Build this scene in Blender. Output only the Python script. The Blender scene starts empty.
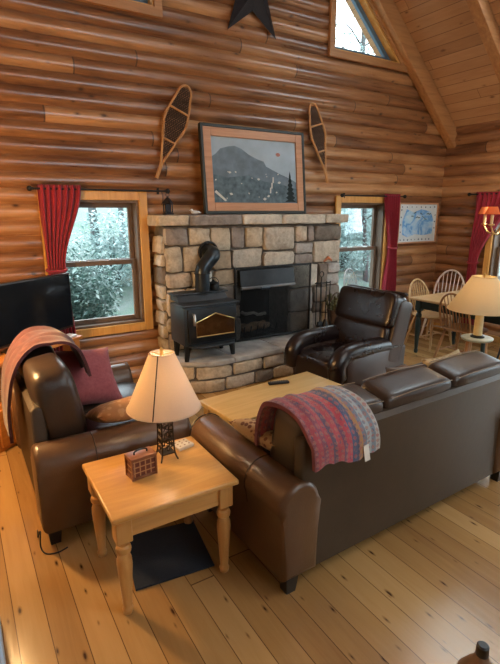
import bpy, bmesh, math, random
from math import sin, cos, pi, radians as R
from mathutils import Matrix, Vector, noise
random.seed(7)
SC = bpy.context.scene
COL = SC.collection

# ------------------------------------------------------------------ materials
class NT:
    def __init__(s, name):
        s.m = bpy.data.materials.new(name); s.m.use_nodes = True
        s.t = s.m.node_tree; s.t.nodes.clear()
        s.out = s.n('ShaderNodeOutputMaterial')
    def n(s, typ, ins=None, **props):
        nd = s.t.nodes.new(typ)
        for k, v in props.items(): setattr(nd, k, v)
        for k, v in (ins or {}).items(): s.set(nd, k, v)
        return nd
    def set(s, nd, k, v):
        sock = nd.inputs[k]
        if isinstance(v, bpy.types.NodeSocket): s.t.links.new(v, sock)
        elif isinstance(v, bpy.types.Node): s.t.links.new(v.outputs[0], sock)
        else: sock.default_value = v
    def math(s, op, a, b=None, clamp=False):
        nd = s.n('ShaderNodeMath', operation=op, use_clamp=clamp)
        s.set(nd, 0, a)
        if b is not None: s.set(nd, 1, b)
        return nd.outputs[0]
    def ramp(s, fac, stops, interp='LINEAR'):
        nd = s.n('ShaderNodeValToRGB'); s.set(nd, 0, fac)
        cr = nd.color_ramp; cr.interpolation = interp
        while len(cr.elements) < len(stops): cr.elements.new(0.5)
        for e, (p, c) in zip(cr.elements, stops):
            e.position = p; e.color = (*c, 1) if len(c) == 3 else c
        return nd.outputs[0]
    def mix(s, fac, a, b, mode='MIX'):
        nd = s.n('ShaderNodeMix', data_type='RGBA', blend_type=mode)
        s.set(nd, 0, fac)
        for i, v in ((6, a), (7, b)):
            if isinstance(v, tuple): nd.inputs[i].default_value = (*v, 1) if len(v) == 3 else v
            else: s.set(nd, i, v)
        return nd.outputs[2]
    def coord(s, which='Object'):
        return s.n('ShaderNodeTexCoord').outputs[which]
    def mapping(s, vec, scale=(1, 1, 1), loc=(0, 0, 0), rot=(0, 0, 0)):
        return s.n('ShaderNodeMapping', {'Vector': vec, 'Scale': scale, 'Location': loc, 'Rotation': rot}).outputs[0]
    def noise(s, vec, scale=5, detail=4, rough=0.5, dist=0):
        return s.n('ShaderNodeTexNoise', {'Vector': vec, 'Scale': scale, 'Detail': detail, 'Roughness': rough, 'Distortion': dist}).outputs[0]
    def voro(s, vec, scale=5, feature='F1', out='Distance'):
        return s.n('ShaderNodeTexVoronoi', {'Vector': vec, 'Scale': scale}, feature=feature).outputs[out]
    def white(s, val=None, vec=None):
        if vec is not None: return s.n('ShaderNodeTexWhiteNoise', {'Vector': vec}, noise_dimensions='3D').outputs[0]
        return s.n('ShaderNodeTexWhiteNoise', {'W': val}, noise_dimensions='1D').outputs[0]
    def bump(s, h, strength=.3, dist=.01):
        return s.n('ShaderNodeBump', {'Height': h, 'Strength': strength, 'Distance': dist}).outputs[0]
    def bsdf(s, color, rough=.5, metal=0, normal=None, **kw):
        b = s.n('ShaderNodeBsdfPrincipled')
        if isinstance(color, tuple): b.inputs['Base Color'].default_value = (*color, 1)
        else: s.set(b, 'Base Color', color)
        s.set(b, 'Roughness', rough); s.set(b, 'Metallic', metal)
        if normal is not None: s.set(b, 'Normal', normal)
        for k, v in kw.items(): s.set(b, k.replace('_', ' '), v)
        s.t.links.new(b.outputs[0], s.out.inputs[0])
        return b

def sep(nt, v):
    x = nt.n('ShaderNodeSeparateXYZ', {0: v}); return x.outputs[0], x.outputs[1], x.outputs[2]
def comb(nt, x, y, z): return nt.n('ShaderNodeCombineXYZ', {0: x, 1: y, 2: z}).outputs[0]

def boards(name, across, along, pitch, off, cols, rough=.4, length=2.6, seam=.02, dark=(.05, .02, .008),
           knots=.6, wide=False, spec=.5, bumps=.35, gr=.6, kl=2.4, ka=7.0, bl=.5):
    """boards / logs counted along one axis, running along another: tint per board, grain, knots, joints"""
    nt = NT(name); c = nt.coord(); xyz = sep(nt, c)
    a, l = xyz[across], xyz[along]
    q = nt.math('DIVIDE', nt.math('SUBTRACT', a, off), pitch)
    idx = nt.math('FLOOR', q); fr = nt.math('FRACT', q)
    r1 = nt.white(nt.math('ADD', idx, .37))
    lq = nt.math('DIVIDE', nt.math('ADD', l, nt.math('MULTIPLY', r1, 7.3)), length)
    li = nt.math('FLOOR', lq); lf = nt.math('FRACT', lq)
    rnd = nt.white(vec=comb(nt, idx, li, 3.1))
    # grain: stretched along the board and different on each board
    gv = comb(nt, nt.math('MULTIPLY', l, 1.1), nt.math('ADD', nt.math('MULTIPLY', a, 16.0), nt.math('MULTIPLY', rnd, 40)), nt.math('MULTIPLY', rnd, 20))
    g = nt.noise(gv, 2.2, 6, .62, .8)
    blot = nt.noise(comb(nt, nt.math('MULTIPLY', l, .9), nt.math('MULTIPLY', a, 4), rnd), 1.6, 3, .5)
    t = nt.math('ADD', nt.math('MULTIPLY', nt.math('SUBTRACT', g, .5), gr), nt.math('ADD', nt.math('MULTIPLY', nt.math('ADD', rnd, .65), .42), nt.math('MULTIPLY', nt.math('SUBTRACT', blot, .5), bl)), clamp=True)
    col = nt.ramp(t, [(0.12, cols[0]), (.5, cols[1]), (.88, cols[2])])
    # knots
    kv = comb(nt, nt.math('ADD', nt.math('MULTIPLY', l, kl), nt.math('MULTIPLY', idx, 5.31)), nt.math('MULTIPLY', a, ka), 0.0)
    vn = nt.n('ShaderNodeTexVoronoi', {'Vector': kv, 'Scale': 1.0}, voronoi_dimensions='2D')
    vr, vg, vb = sep(nt, vn.outputs['Color'])
    kd = nt.math('ADD', vn.outputs['Distance'], nt.math('MULTIPLY', nt.math('SUBTRACT', nt.noise(kv, 7, 2), .5), .06))
    kd = nt.math('ADD', kd, nt.math('MULTIPLY', vr, .07))
    km = nt.ramp(kd, [(0.04, (1, 1, 1)), (.075, (.45, .45, .45)), (.13, (0, 0, 0))])
    km = nt.math('MULTIPLY', km, nt.math('GREATER_THAN', vg, .38))
    kg = nt.math('MULTIPLY', km, knots)
    col = nt.mix(kg, col, dark)
    # seams and end joints
    e = nt.math('MINIMUM', fr, nt.math('SUBTRACT', 1, fr))
    sm = nt.math('LESS_THAN', e, seam)
    je = nt.math('MULTIPLY', nt.math('MINIMUM', lf, nt.math('SUBTRACT', 1, lf)), length)
    jm = nt.math('LESS_THAN', je, .0035 if not wide else .007)
    sj = nt.math('MAXIMUM', sm, jm)
    col = nt.mix(nt.math('MULTIPLY', sj, .8), col, dark)
    h = nt.math('SUBTRACT', nt.math('MULTIPLY', g, .25), sj)
    ro = nt.math('ADD', rough - .08, nt.math('MULTIPLY', g, .16))
    nt.bsdf(col, ro, 0, nt.bump(h, bumps, .006), Specular_IOR_Level=spec)
    return nt.m

def wood(name, c1, c2, rough=.4, axis=0, scale=1, bump=.1):
    nt = NT(name); c = nt.coord()
    st = [14, 14, 14]; st[axis] = 1.2
    v = nt.mapping(c, tuple(k * scale for k in st))
    g = nt.noise(v, 1.6, 6, .6, 1.2)
    oi = nt.n('ShaderNodeObjectInfo').outputs['Random']
    t = nt.math('ADD', g, nt.math('MULTIPLY', nt.math('SUBTRACT', oi, .5), .12))
    col = nt.ramp(t, [(.3, c1), (.68, c2)])
    nt.bsdf(col, rough, 0, nt.bump(g, bump, .004))
    return nt.m

def leather(name, c1, c2, rough=.38, scale=3):
    nt = NT(name); c = nt.coord()
    big = nt.noise(c, scale, 4, .6)
    fine = nt.voro(c, 160)
    wr = nt.noise(c, 14, 3, .6, .6)
    col = nt.ramp(big, [(.32, c1), (.7, c2)])
    h = nt.math('ADD', nt.math('MULTIPLY', fine, .25), nt.math('MULTIPLY', wr, .6))
    nt.bsdf(col, nt.math('ADD', rough - .07, nt.math('MULTIPLY', big, .16)), 0, nt.bump(h, .22, .008), Specular_IOR_Level=.55)
    return nt.m

def cloth(name, c1, c2, scale=60, rough=.92, sheen=.2):
    nt = NT(name); c = nt.coord()
    w = nt.noise(c, scale, 3, .6); b = nt.noise(c, 5, 3)
    col = nt.ramp(nt.math('ADD', nt.math('MULTIPLY', w, .6), nt.math('MULTIPLY', b, .4)), [(.35, c1), (.65, c2)])
    nt.bsdf(col, rough, 0, nt.bump(w, .3, .004), Sheen_Weight=sheen)
    return nt.m

def plain(name, col, rough=.5, metal=0, var=.12, scale=12, bump=.05):
    nt = NT(name); c = nt.coord(); n_ = nt.noise(c, scale, 4)
    a = tuple(max(0, k * (1 - var)) for k in col); b = tuple(min(1, k * (1 + var)) for k in col)
    nt.bsdf(nt.ramp(n_, [(.3, a), (.7, b)]), rough, metal, nt.bump(n_, bump, .003))
    return nt.m

def stone_mat(name, dull=1.0):
    nt = NT(name); c = nt.coord(); geo = nt.n('ShaderNodeNewGeometry')
    r = geo.outputs['Random Per Island']
    base = nt.ramp(r, [(0, (.17, .15, .13)), (.14, (.44, .39, .32)), (.34, (.35, .34, .325)), (.5, (.48, .41, .31)),
                       (.66, (.25, .22, .20)), (.78, (.52, .48, .41)), (.93, (.36, .27, .18))], 'CONSTANT')
    n1 = nt.noise(c, 9, 6, .65, .4); n2 = nt.noise(c, 38, 4, .6)
    t = nt.math('ADD', nt.math('MULTIPLY', n1, .7), nt.math('MULTIPLY', n2, .3))
    sh = nt.ramp(t, [(.3, (.55, .52, .49)), (.52, (1.05, 1.03, 1.0)), (.72, (1.45, 1.42, 1.36))])
    col = nt.mix(1, base, sh, 'MULTIPLY')
    nt.bsdf(col, .88, 0, nt.bump(t, .7, .02))
    return nt.m

def glass_mat(name, tint=(1, 1, 1), gloss=.12):
    nt = NT(name)
    tr = nt.n('ShaderNodeBsdfTransparent', {0: (*tint, 1)})
    gl = nt.n('ShaderNodeBsdfGlossy', {'Roughness': .02})
    fr = nt.n('ShaderNodeFresnel', {'IOR': 1.45})
    mx = nt.n('ShaderNodeMixShader', {0: nt.math('MULTIPLY', fr, gloss * 6), 1: tr, 2: gl})
    nt.t.links.new(mx.outputs[0], nt.out.inputs[0]); return nt.m

def shade_mat(name, col, tcol):
    nt = NT(name); c = nt.coord(); n_ = nt.noise(nt.mapping(c, (40, 40, 140)), 2, 3)
    cc = nt.ramp(n_, [(.3, tuple(k * .93 for k in col)), (.7, col)])
    d = nt.n('ShaderNodeBsdfDiffuse', {0: cc}); t = nt.n('ShaderNodeBsdfTranslucent', {0: (*tcol, 1)})
    mx = nt.n('ShaderNodeMixShader', {0: .52, 1: d, 2: t})
    nt.t.links.new(mx.outputs[0], nt.out.inputs[0]); return nt.m

def throw_mat(name):
    nt = NT(name); uv = nt.coord('UV'); u, v, _ = sep(nt, uv)
    band = nt.ramp(u, [(0, (.20, .05, .07)), (.05, (.36, .055, .075)), (.13, (.22, .06, .10)), (.2, (.40, .06, .085)), (.27, (.12, .08, .13)),
                       (.33, (.42, .065, .085)), (.42, (.16, .07, .13)), (.47, (.45, .05, .075)), (.56, (.06, .09, .18)), (.64, (.05, .07, .13)),
                       (.67, (.42, .22, .09)), (.73, (.16, .20, .26)), (.79, (.34, .40, .42)), (.87, (.18, .25, .31)), (.93, (.42, .42, .40)), (1, (.20, .26, .32))], 'CONSTANT')
    # diamonds
    k1 = nt.math('SINE', nt.math('MULTIPLY', nt.math('ADD', u, nt.math('MULTIPLY', v, 1.5)), 44))
    k2 = nt.math('SINE', nt.math('MULTIPLY', nt.math('SUBTRACT', u, nt.math('MULTIPLY', v, 1.5)), 44))
    dm = nt.math('GREATER_THAN', nt.math('MULTIPLY', k1, k2), .16)
    k3 = nt.math('GREATER_THAN', nt.math('MULTIPLY', nt.math('SINE', nt.math('MULTIPLY', u, 260)), nt.math('SINE', nt.math('MULTIPLY', v, 330))), .1)
    alt = nt.ramp(nt.noise(uv, 24, 2), [(.38, (.05, .075, .16)), (.5, (.42, .20, .14)), (.62, (.42, .07, .08))])
    col = nt.mix(nt.math('MULTIPLY', dm, .62), band, alt)
    col = nt.mix(nt.math('MULTIPLY', k3, .12), col, (.50, .30, .26))
    w = nt.noise(nt.mapping(uv, (260, 340, 1)), 1, 2)
    nt.bsdf(col, .95, 0, nt.bump(nt.math('ADD', w, nt.math('MULTIPLY', dm, .4)), .5, .006), Sheen_Weight=.2)
    return nt.m

def spot_cloth(name, ground, spot, scale=30):
    nt = NT(name); c = nt.coord()
    d = nt.voro(c, scale); n_ = nt.noise(c, 90, 2)
    m = nt.ramp(d, [(.3, (1, 1, 1)), (.42, (0, 0, 0))])
    col = nt.mix(m, ground, spot)
    nt.bsdf(col, .9, 0, nt.bump(n_, .25, .003)); return nt.m

def leaf_mat(name, stops):
    nt = NT(name); geo = nt.n('ShaderNodeNewGeometry').outputs['Random Per Island']
    col = nt.ramp(geo, [(0, stops[0]), (.5, stops[1]), (1, stops[2])])
    d = nt.n('ShaderNodeBsdfDiffuse', {0: col}); t = nt.n('ShaderNodeBsdfTranslucent', {0: col})
    g = nt.n('ShaderNodeBsdfGlossy', {0: (.9, 1, 1, 1), 'Roughness': .35})
    mx = nt.n('ShaderNodeMixShader', {0: .4, 1: d, 2: t}); m2 = nt.n('ShaderNodeMixShader', {0: .1, 1: mx, 2: g})
    nt.t.links.new(m2.outputs[0], nt.out.inputs[0]); return nt.m

LOGC = ((.105, .040, .018), (.305, .138, .056), (.54, .30, .14))
M = {}
M['log_x'] = boards('log_wood_back', 2, 0, .1385, 0, LOGC, .30, 3.3, .0, (.030, .011, .007), .95, True, .8, .3, gr=.75, kl=2.6, ka=5.0, bl=.8)
M['log_y'] = boards('log_wood_side', 2, 1, .1385, 0, LOGC, .34, 3.3, .0, (.030, .011, .007), .95, True, .8, .3, gr=.75, kl=2.6, ka=5.0, bl=.8)
M['floor'] = boards('pine_floor', 0, 1, .1245, .023, ((.25, .125, .043), (.42, .24, .086), (.56, .35, .145)), .21, 3.6, .015, (.06, .026, .012), 1.0, gr=.30, kl=3.4, ka=11.0, bl=.35)
M['ceil'] = boards('ceiling_pine', 0, 1, .098, .03, ((.28, .145, .07), (.42, .23, .115), (.54, .33, .18)), .45, 3.4, .03, (.14, .06, .028), .9)
M['beam'] = wood('beam_pine', (.30, .135, .05), (.48, .24, .095), .5, 0, .6)
M['trim'] = wood('yellow_pine_trim', (.52, .26, .06), (.68, .38, .11), .38, 2, .7)
M['trimh'] = wood('yellow_pine_trim_flat', (.52, .26, .06), (.68, .38, .11), .38, 0, .7)
M['sash'] = plain('brown_sash', (.13, .085, .055), .45)
M['sash_blue'] = plain('painted_blue_grey_sash', (.09, .17, .25), .45)
M['glass'] = glass_mat('window_glass', (.96, .99, 1.0), .05)
M['oak'] = wood('honey_pine_tabletop', (.50, .245, .062), (.64, .35, .105), .3, 0, .8)
M['oakl'] = wood('honey_pine_legs', (.46, .22, .06), (.60, .32, .10), .36, 2, .8)
M['birch'] = wood('pale_pine_top', (.55, .36, .13), (.66, .46, .20), .32, 0, .8)
M['birchl'] = wood('pale_pine_legs', (.50, .30, .10), (.62, .40, .16), .36, 2, .8)
M['stand'] = wood('orange_stand_wood', (.46, .16, .03), (.60, .25, .055), .38, 0, .8)
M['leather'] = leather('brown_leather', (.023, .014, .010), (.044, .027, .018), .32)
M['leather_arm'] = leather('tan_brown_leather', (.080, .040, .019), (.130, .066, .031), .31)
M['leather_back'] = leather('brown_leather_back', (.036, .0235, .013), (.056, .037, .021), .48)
M['recliner'] = leather('dark_oxblood_leather', (.007, .0035, .0035), (.014, .007, .0065), .27)
M['recliner_side'] = leather('brown_leather_side', (.030, .015, .010), (.055, .028, .018), .38)
M['piping'] = plain('tan_stitching', (.22, .15, .09), .6)
M['black_wood'] = plain('black_stained_foot', (.012, .010, .009), .4)
M['iron'] = plain('black_cast_iron', (.022, .024, .026), .42, .6, .2)
M['stove'] = plain('black_stove_paint', (.030, .038, .046), .4, .3, .15)
M['pipe'] = plain('black_stove_pipe', (.030, .040, .050), .28, .6, .15)
M['soot'] = plain('sooty_brick', (.012, .011, .010), .95, 0, .3)
M['steelgrey'] = plain('grey_steel', (.16, .16, .16), .4, .7)
M['brass'] = plain('brass', (.72, .50, .20), .28, 1)
M['steel'] = plain('steel', (.62, .62, .60), .3, 1)
M['stone'] = stone_mat('field_stone')
M['mortar'] = plain('grey_mortar', (.13, .115, .10), .95, 0, .3, 20, .4)
M['slate'] = plain('grey_hearth_flagstone', (.36, .355, .34), .6, 0, .3, 7, .3)
M['brick_reflection'] = plain('brick_warm_reflection', (.30, .22, .15), .9, 0, .2)  # tan brick tone with the warm reflection in the stove door painted in
M['stoveglass'] = glass_mat('reflection_tinted_stove_glass', (.78, .66, .54), .2)  # amber tint paints a warm reflection into the stove glass
M['curtain'] = cloth('crimson_curtain_cloth', (.20, .004, .016), (.31, .009, .030), 90, .85)
M['star'] = plain('dark_rusted_tin', (.022, .022, .028), .55, .4)
M['snow_wood'] = wood('bent_ash_frame', (.36, .17, .06), (.52, .27, .10), .45, 2, 1)
M['rawhide'] = plain('dark_rawhide_webbing', (.05, .028, .018), .7)
M['frame_dark'] = plain('dark_green_frame', (.022, .030, .030), .45)
M['frame_wood'] = wood('reddish_oak_frame', (.42, .21, .11), (.56, .31, .18), .4, 0, 1)
M['print_sky'] = plain('print_sky', (.36, .46, .54), .16, 0, .12, 4, 0)
M['print_hill'] = plain('print_hill', (.15, .21, .26), .16, 0, .2, 10, 0)
M['print_meadow'] = plain('print_meadow', (.10, .155, .19), .16, 0, .35, 22, 0)
M['print_tree'] = plain('print_tree', (.018, .032, .036), .16)
M['print_white'] = plain('print_pale_marks', (.55, .58, .56), .16)
M['print_pink'] = plain('print_pink_mark', (.45, .22, .19), .16)
nt = NT('blue_map_print'); c = nt.coord(); n_ = nt.noise(c, 4.2, 5, .6, .5)
nt.bsdf(nt.ramp(n_, [(.36, (.55, .72, .84)), (.46, (.32, .58, .86)), (.53, (.12, .34, .74)), (.58, (.36, .62, .84)), (.7, (.60, .76, .84))]), .2)
M['map'] = nt.m
M['map_paper'] = plain('map_paper', (.60, .68, .72), .2, 0, .06)
M['map_ink'] = plain('map_ink', (.05, .10, .16), .3)
M['tv'] = plain('black_tv_plastic', (.006, .007, .009), .32)
nt = NT('tv_screen'); nt.bsdf((.004, .006, .010), .12); M['screen'] = nt.m
M['mat'] = cloth('navy_mat_pile', (.004, .008, .016), (.010, .016, .028), 120, .95, .1)
M['shade'] = shade_mat('cream_lamp_shade', (.80, .72, .62), (.88, .70, .48))
M['shade2'] = shade_mat('yellow_cream_lamp_shade', (.80, .72, .50), (.88, .68, .34))
M['shade3'] = shade_mat('amber_glass_shade', (.80, .30, .12), (.9, .36, .10))
M['bulb'] = NT('bulb_glow').m
nt = NT('lit_bulb'); e = nt.n('ShaderNodeEmission', {0: (1, .78, .5, 1), 1: 9.0}); nt.t.links.new(e.outputs[0], nt.out.inputs[0]); M['bulb'] = nt.m
M['lattice'] = plain('bronze_iron', (.055, .038, .024), .45, .7)
M['candle'] = plain('ivory_candle_tube', (.72, .56, .28), .5)
M['box_side'] = None
nt = NT('plaid_weave'); c = nt.coord(); x, y, z = sep(nt, c)
wx = nt.math('SINE', nt.math('MULTIPLY', x, 230)); wz = nt.math('SINE', nt.math('MULTIPLY', z, 230))
col = nt.ramp(nt.math('MAXIMUM', wx, wz), [(.2, (.12, .025, .012)), (.75, (.20, .05, .02)), (.95, (.42, .24, .12))])
nt.bsdf(col, .5); M['box_side'] = nt.m
M['box_wood'] = wood('dark_cherry_box', (.16, .05, .02), (.27, .10, .04), .35, 0, 2)
M['coaster'] = plain('ivory_coaster', (.62, .55, .45), .5)
M['coaster_dot'] = plain('brown_dot', (.25, .12, .07), .5)
M['throw'] = throw_mat('woven_throw')
M['purple'] = cloth('faded_plum_throw', (.060, .018, .026), (.115, .036, .036), 50)
M['mauve'] = cloth('mauve_cushion_cloth', (.26, .055, .065), (.36, .095, .10), 50)
M['orange_pillow'] = spot_cloth('rust_leaf_cloth', (.48, .24, .10), (.60, .35, .17), 26)
M['tan_pillow'] = spot_cloth('tan_dotted_cloth', (.42, .28, .145), (.16, .065, .035), 30)
M['olive_pillow'] = spot_cloth('straw_striped_cloth', (.46, .35, .19), (.30, .19, .09), 34)
M['brown_cloth'] = cloth('brown_velvet', (.030, .020, .016), (.06, .04, .03), 40)
M['green'] = plain('dark_green_paint', (.010, .028, .030), .35)
M['maple'] = wood('maple_chair', (.46, .27, .11), (.60, .40, .19), .38, 2, 1)
M['walnut'] = wood('golden_oak_chair', (.27, .12, .042), (.42, .21, .08), .38, 2, 1)
M['white_paint'] = plain('white_chair_paint', (.68, .62, .58), .4, 0, .05)
M['navy_paint'] = plain('navy_chair_paint', (.02, .035, .055), .3)
M['grey_paint'] = plain('weathered_grey_paint', (.14, .13, .12), .6)
M['remote'] = plain('black_remote', (.010, .010, .011), .4)
M['remote_key'] = plain('grey_rubber_key', (.10, .10, .10), .5)
M['white_tag'] = plain('white_cloth_tag', (.70, .68, .62), .8)
M['ceramic'] = plain('white_ceramic', (.65, .62, .60), .3)
M['copper'] = plain('copper', (.55, .20, .10), .35, 1)
M['basket'] = plain('dark_wicker', (.075, .042, .022), .8, 0, .4, 60, .5)
M['dry'] = plain('dried_foliage', (.22, .15, .07), .9, 0, .4)
M['moss'] = plain('dried_green_stems', (.10, .10, .045), .9, 0, .4)
M['tealtop'] = plain('grey_green_top', (.36, .41, .36), .35)
M['cord'] = plain('black_cord', (.012, .012, .012), .5)
M['jug'] = plain('brown_glazed_jug', (.16, .10, .065), .3, 0, .25)
M['cooler'] = plain('blue_white_plastic', (.42, .58, .74), .4, 0, .05)
M['plaster'] = plain('warm_plaster', (.50, .36, .23), .8)
M['log_chunk'] = plain('split_firewood', (.26, .17, .10), .9, 0, .3)
M['ash'] = plain('pale_ash_log', (.36, .34, .31), .95, 0, .3)
M['deck'] = boards('deck_boards', 1, 0, .14, 0, ((.22, .20, .18), (.32, .30, .27), (.40, .38, .34)), .7, 3, .03)
nt = NT('forest_floor'); c = nt.coord(); n_ = nt.noise(c, 1.2, 8, .7); n2 = nt.noise(c, 9, 4)
nt.bsdf(nt.mix(nt.math('MULTIPLY', n2, .6), nt.ramp(n_, [(.35, (.07, .13, .085)), (.5, (.115, .14, .13)), (.65, (.16, .165, .175))]), (.075, .125, .09)), 1); M['ground'] = nt.m
M['bark'] = plain('grey_bark', (.055, .06, .06), .95, 0, .35, 6, .6)
M['leafa'] = leaf_mat('rhododendron_leaf', ((.022, .06, .05), (.07, .14, .115), (.22, .32, .29)))
M['leafb'] = leaf_mat('pale_spring_leaf', ((.13, .21, .20), (.25, .34, .33), (.44, .54, .54)))

# ------------------------------------------------------------------ mesh helpers
def box(bm, x0, x1, y0, y1, z0, z1, bev=0, seg=2, mat=None):
    r = bmesh.ops.create_cube(bm, size=1)
    vs = r['verts']
    for v in vs:
        v.co = Vector((x0 + (v.co.x + .5) * (x1 - x0), y0 + (v.co.y + .5) * (y1 - y0), z0 + (v.co.z + .5) * (z1 - z0)))
    if bev:
        es = list({e for v in vs for e in v.link_edges})
        b = bmesh.ops.bevel(bm, geom=es, offset=bev, segments=seg, affect='EDGES', profile=.5)
        vs = list({v for f in b['faces'] for v in f.verts} | {v for v in vs if v.is_valid})
    if mat is not None:
        for v in vs: v.co = mat @ v.co
    return vs

def lathe(bm, prof, n=16, c=(0, 0, 0), mat=None, cap=True):
    rings = []
    for r, z in prof:
        ring = []
        for k in range(n):
            p = Vector((c[0] + r * cos(2 * pi * k / n), c[1] + r * sin(2 * pi * k / n), c[2] + z))
            if mat is not None: p = mat @ p
            ring.append(bm.verts.new(p))
        rings.append(ring)
    for a, b in zip(rings, rings[1:]):
        for k in range(n):
            bm.faces.new((a[k], a[(k + 1) % n], b[(k + 1) % n], b[k]))
    if cap:
        bm.faces.new(rings[0][::-1]); bm.faces.new(rings[-1])

def tube(bm, pts, r, n=8, cap=True, closed=False):
    pts = [Vector(p) for p in pts]
    if not hasattr(r, '__len__'): r = [r] * len(pts)
    rings = []; N = len(pts); ref = None
    for i, p in enumerate(pts):
        a = pts[(i - 1) % N] if (i > 0 or closed) else p; b = pts[(i + 1) % N] if (i < N - 1 or closed) else p
        d = (b - a).normalized()
        if ref is None:
            ref = Vector((0, 0, 1)) if abs(d.z) < .9 else Vector((1, 0, 0))
        u = d.cross(ref).normalized(); ref = u.cross(d).normalized()
        rings.append([bm.verts.new(p + r[i] * (cos(2 * pi * k / n) * u + sin(2 * pi * k / n) * ref)) for k in range(n)])
    pairs = list(zip(rings, rings[1:])) + ([(rings[-1], rings[0])] if closed else [])
    for a, b in pairs:
        for k in range(n): bm.faces.new((a[k], b[k], b[(k + 1) % n], a[(k + 1) % n]))
    if cap and not closed: bm.faces.new(rings[0]); bm.faces.new(rings[-1][::-1])

def cyl(bm, p, q, r0, r1=None, n=10): tube(bm, [p, q], [r0, r1 if r1 is not None else r0], n)

def superbox(bm, cx, cy, cz, hx, hy, hz, e=5, cuts=9, mat=None, fn=None):
    """a soft rounded block (cushion)"""
    t = bmesh.new(); bmesh.ops.create_cube(t, size=2)
    bmesh.ops.subdivide_edges(t, edges=t.edges[:], cuts=cuts, use_grid_fill=True)
    mp = {}
    for v in t.verts:
        p = v.co; p = Vector([math.copysign(abs(k) ** .8, k) for k in p])
        s = (abs(p.x) ** e + abs(p.y) ** e + abs(p.z) ** e) ** (-1 / e)
        q = p * s
        if fn: q = fn(q)
        w = Vector((cx + q.x * hx, cy + q.y * hy, cz + q.z * hz))
        if mat is not None: w = mat @ w
        mp[v.index] = bm.verts.new(w)
    for f in t.faces: bm.faces.new([mp[v.index] for v in f.verts])
    t.free()

def pillow(bm, w, h, t, mat, n=16, pinch=.1):
    g = {}
    for s in (1, -1):
        for i in range(n + 1):
            for j in range(n + 1):
                u = -1 + 2 * i / n; v = -1 + 2 * j / n
                edge = i in (0, n) or j in (0, n)
                if s == -1 and edge: g[s, i, j] = g[1, i, j]; continue
                th = t * ((1 - u ** 4) ** .6) * ((1 - v ** 4) ** .6)
                th *= 1 + .12 * noise.noise(Vector((u * 2.1 + s, v * 2.1, t * 9)))
                x = u * w / 2 * (1 - pinch * (1 - v * v)); y = v * h / 2 * (1 - pinch * (1 - u * u))
                g[s, i, j] = bm.verts.new(mat @ Vector((x, y, s * th / 2)))
    for s in (1, -1):
        for i in range(n):
            for j in range(n):
                q = [g[s, i, j], g[s, i + 1, j], g[s, i + 1, j + 1], g[s, i, j + 1]]
                bm.faces.new(q if s == 1 else q[::-1])

def prism(bm, poly, axis, a, b, bev=0, seg=2, mat=None):
    """extrude a 2-D outline along an axis; axis y: poly in (x,z); axis x: poly in (y,z); axis z: poly in (x,y)"""
    def P(u, v, w):
        p = Vector({'y': (u, w, v), 'x': (w, u, v), 'z': (u, v, w)}[axis]); return mat @ p if mat is not None else p
    A = [bm.verts.new(P(u, v, a)) for u, v in poly]; B = [bm.verts.new(P(u, v, b)) for u, v in poly]
    fa = bm.faces.new(A); fb = bm.faces.new(B[::-1])
    n = len(poly)
    for k in range(n): bm.faces.new((A[k], B[k], B[(k + 1) % n], A[(k + 1) % n]))
    if bev:
        es = list(set(fa.edges) | set(fb.edges))
        bmesh.ops.bevel(bm, geom=es, offset=bev, segments=seg, affect='EDGES', profile=.5)

def sheet(bm, pts2d, nu, place, thick, uvl=None):
    """a thick draped cloth: pts2d = path (list of 2-D points), swept across nu steps; place(u, s, p, nrm) -> point"""
    n = len(pts2d); rows = {}
    for side in (0, 1):
        for i in range(nu + 1):
            for j, p in enumerate(pts2d):
                a = Vector(pts2d[max(0, j - 1)]); b = Vector(pts2d[min(n - 1, j + 1)])
                d = (b - a).normalized(); nr = Vector((-d.y, d.x))
                q = Vector(p) + nr * (thick * (side - .5))
                rows[side, i, j] = bm.verts.new(place(i / nu, j / (n - 1), q))
    def face(vs, uvs):
        f = bm.faces.new(vs)
        if uvl is not None:
            for lp, w in zip(f.loops, uvs): lp[uvl].uv = w
    for side in (0, 1):
        for i in range(nu):
            for j in range(n - 1):
                q = [(i, j), (i + 1, j), (i + 1, j + 1), (i, j + 1)]
                if side: q = q[::-1]
                face([rows[(side,) + k] for k in q], [(a / nu, b / (n - 1)) for a, b in q])
    rim = [(i, 0) for i in range(nu)] + [(nu, j) for j in range(n - 1)] + [(i, n - 1) for i in range(nu, 0, -1)] + [(0, j) for j in range(n - 1, 0, -1)]
    for k in range(len(rim)):
        a, b = rim[k], rim[(k + 1) % len(rim)]
        face([rows[(0,) + a], rows[(1,) + a], rows[(1,) + b], rows[(0,) + b]], [(a[0] / nu, a[1] / (n - 1))] * 2 + [(b[0] / nu, b[1] / (n - 1))] * 2)

def smooth_path(pts, k=6):
    pts = [Vector(p) for p in pts]; out = []
    for i in range(len(pts) - 1):
        p0 = pts[max(0, i - 1)]; p1 = pts[i]; p2 = pts[i + 1]; p3 = pts[min(len(pts) - 1, i + 2)]
        for s in range(k):
            t = s / k
            out.append(.5 * ((2 * p1) + (p2 - p0) * t + (2 * p0 - 5 * p1 + 4 * p2 - p3) * t * t + (3 * p1 - p0 - 3 * p2 + p3) * t ** 3))
    out.append(pts[-1]); return out

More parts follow.
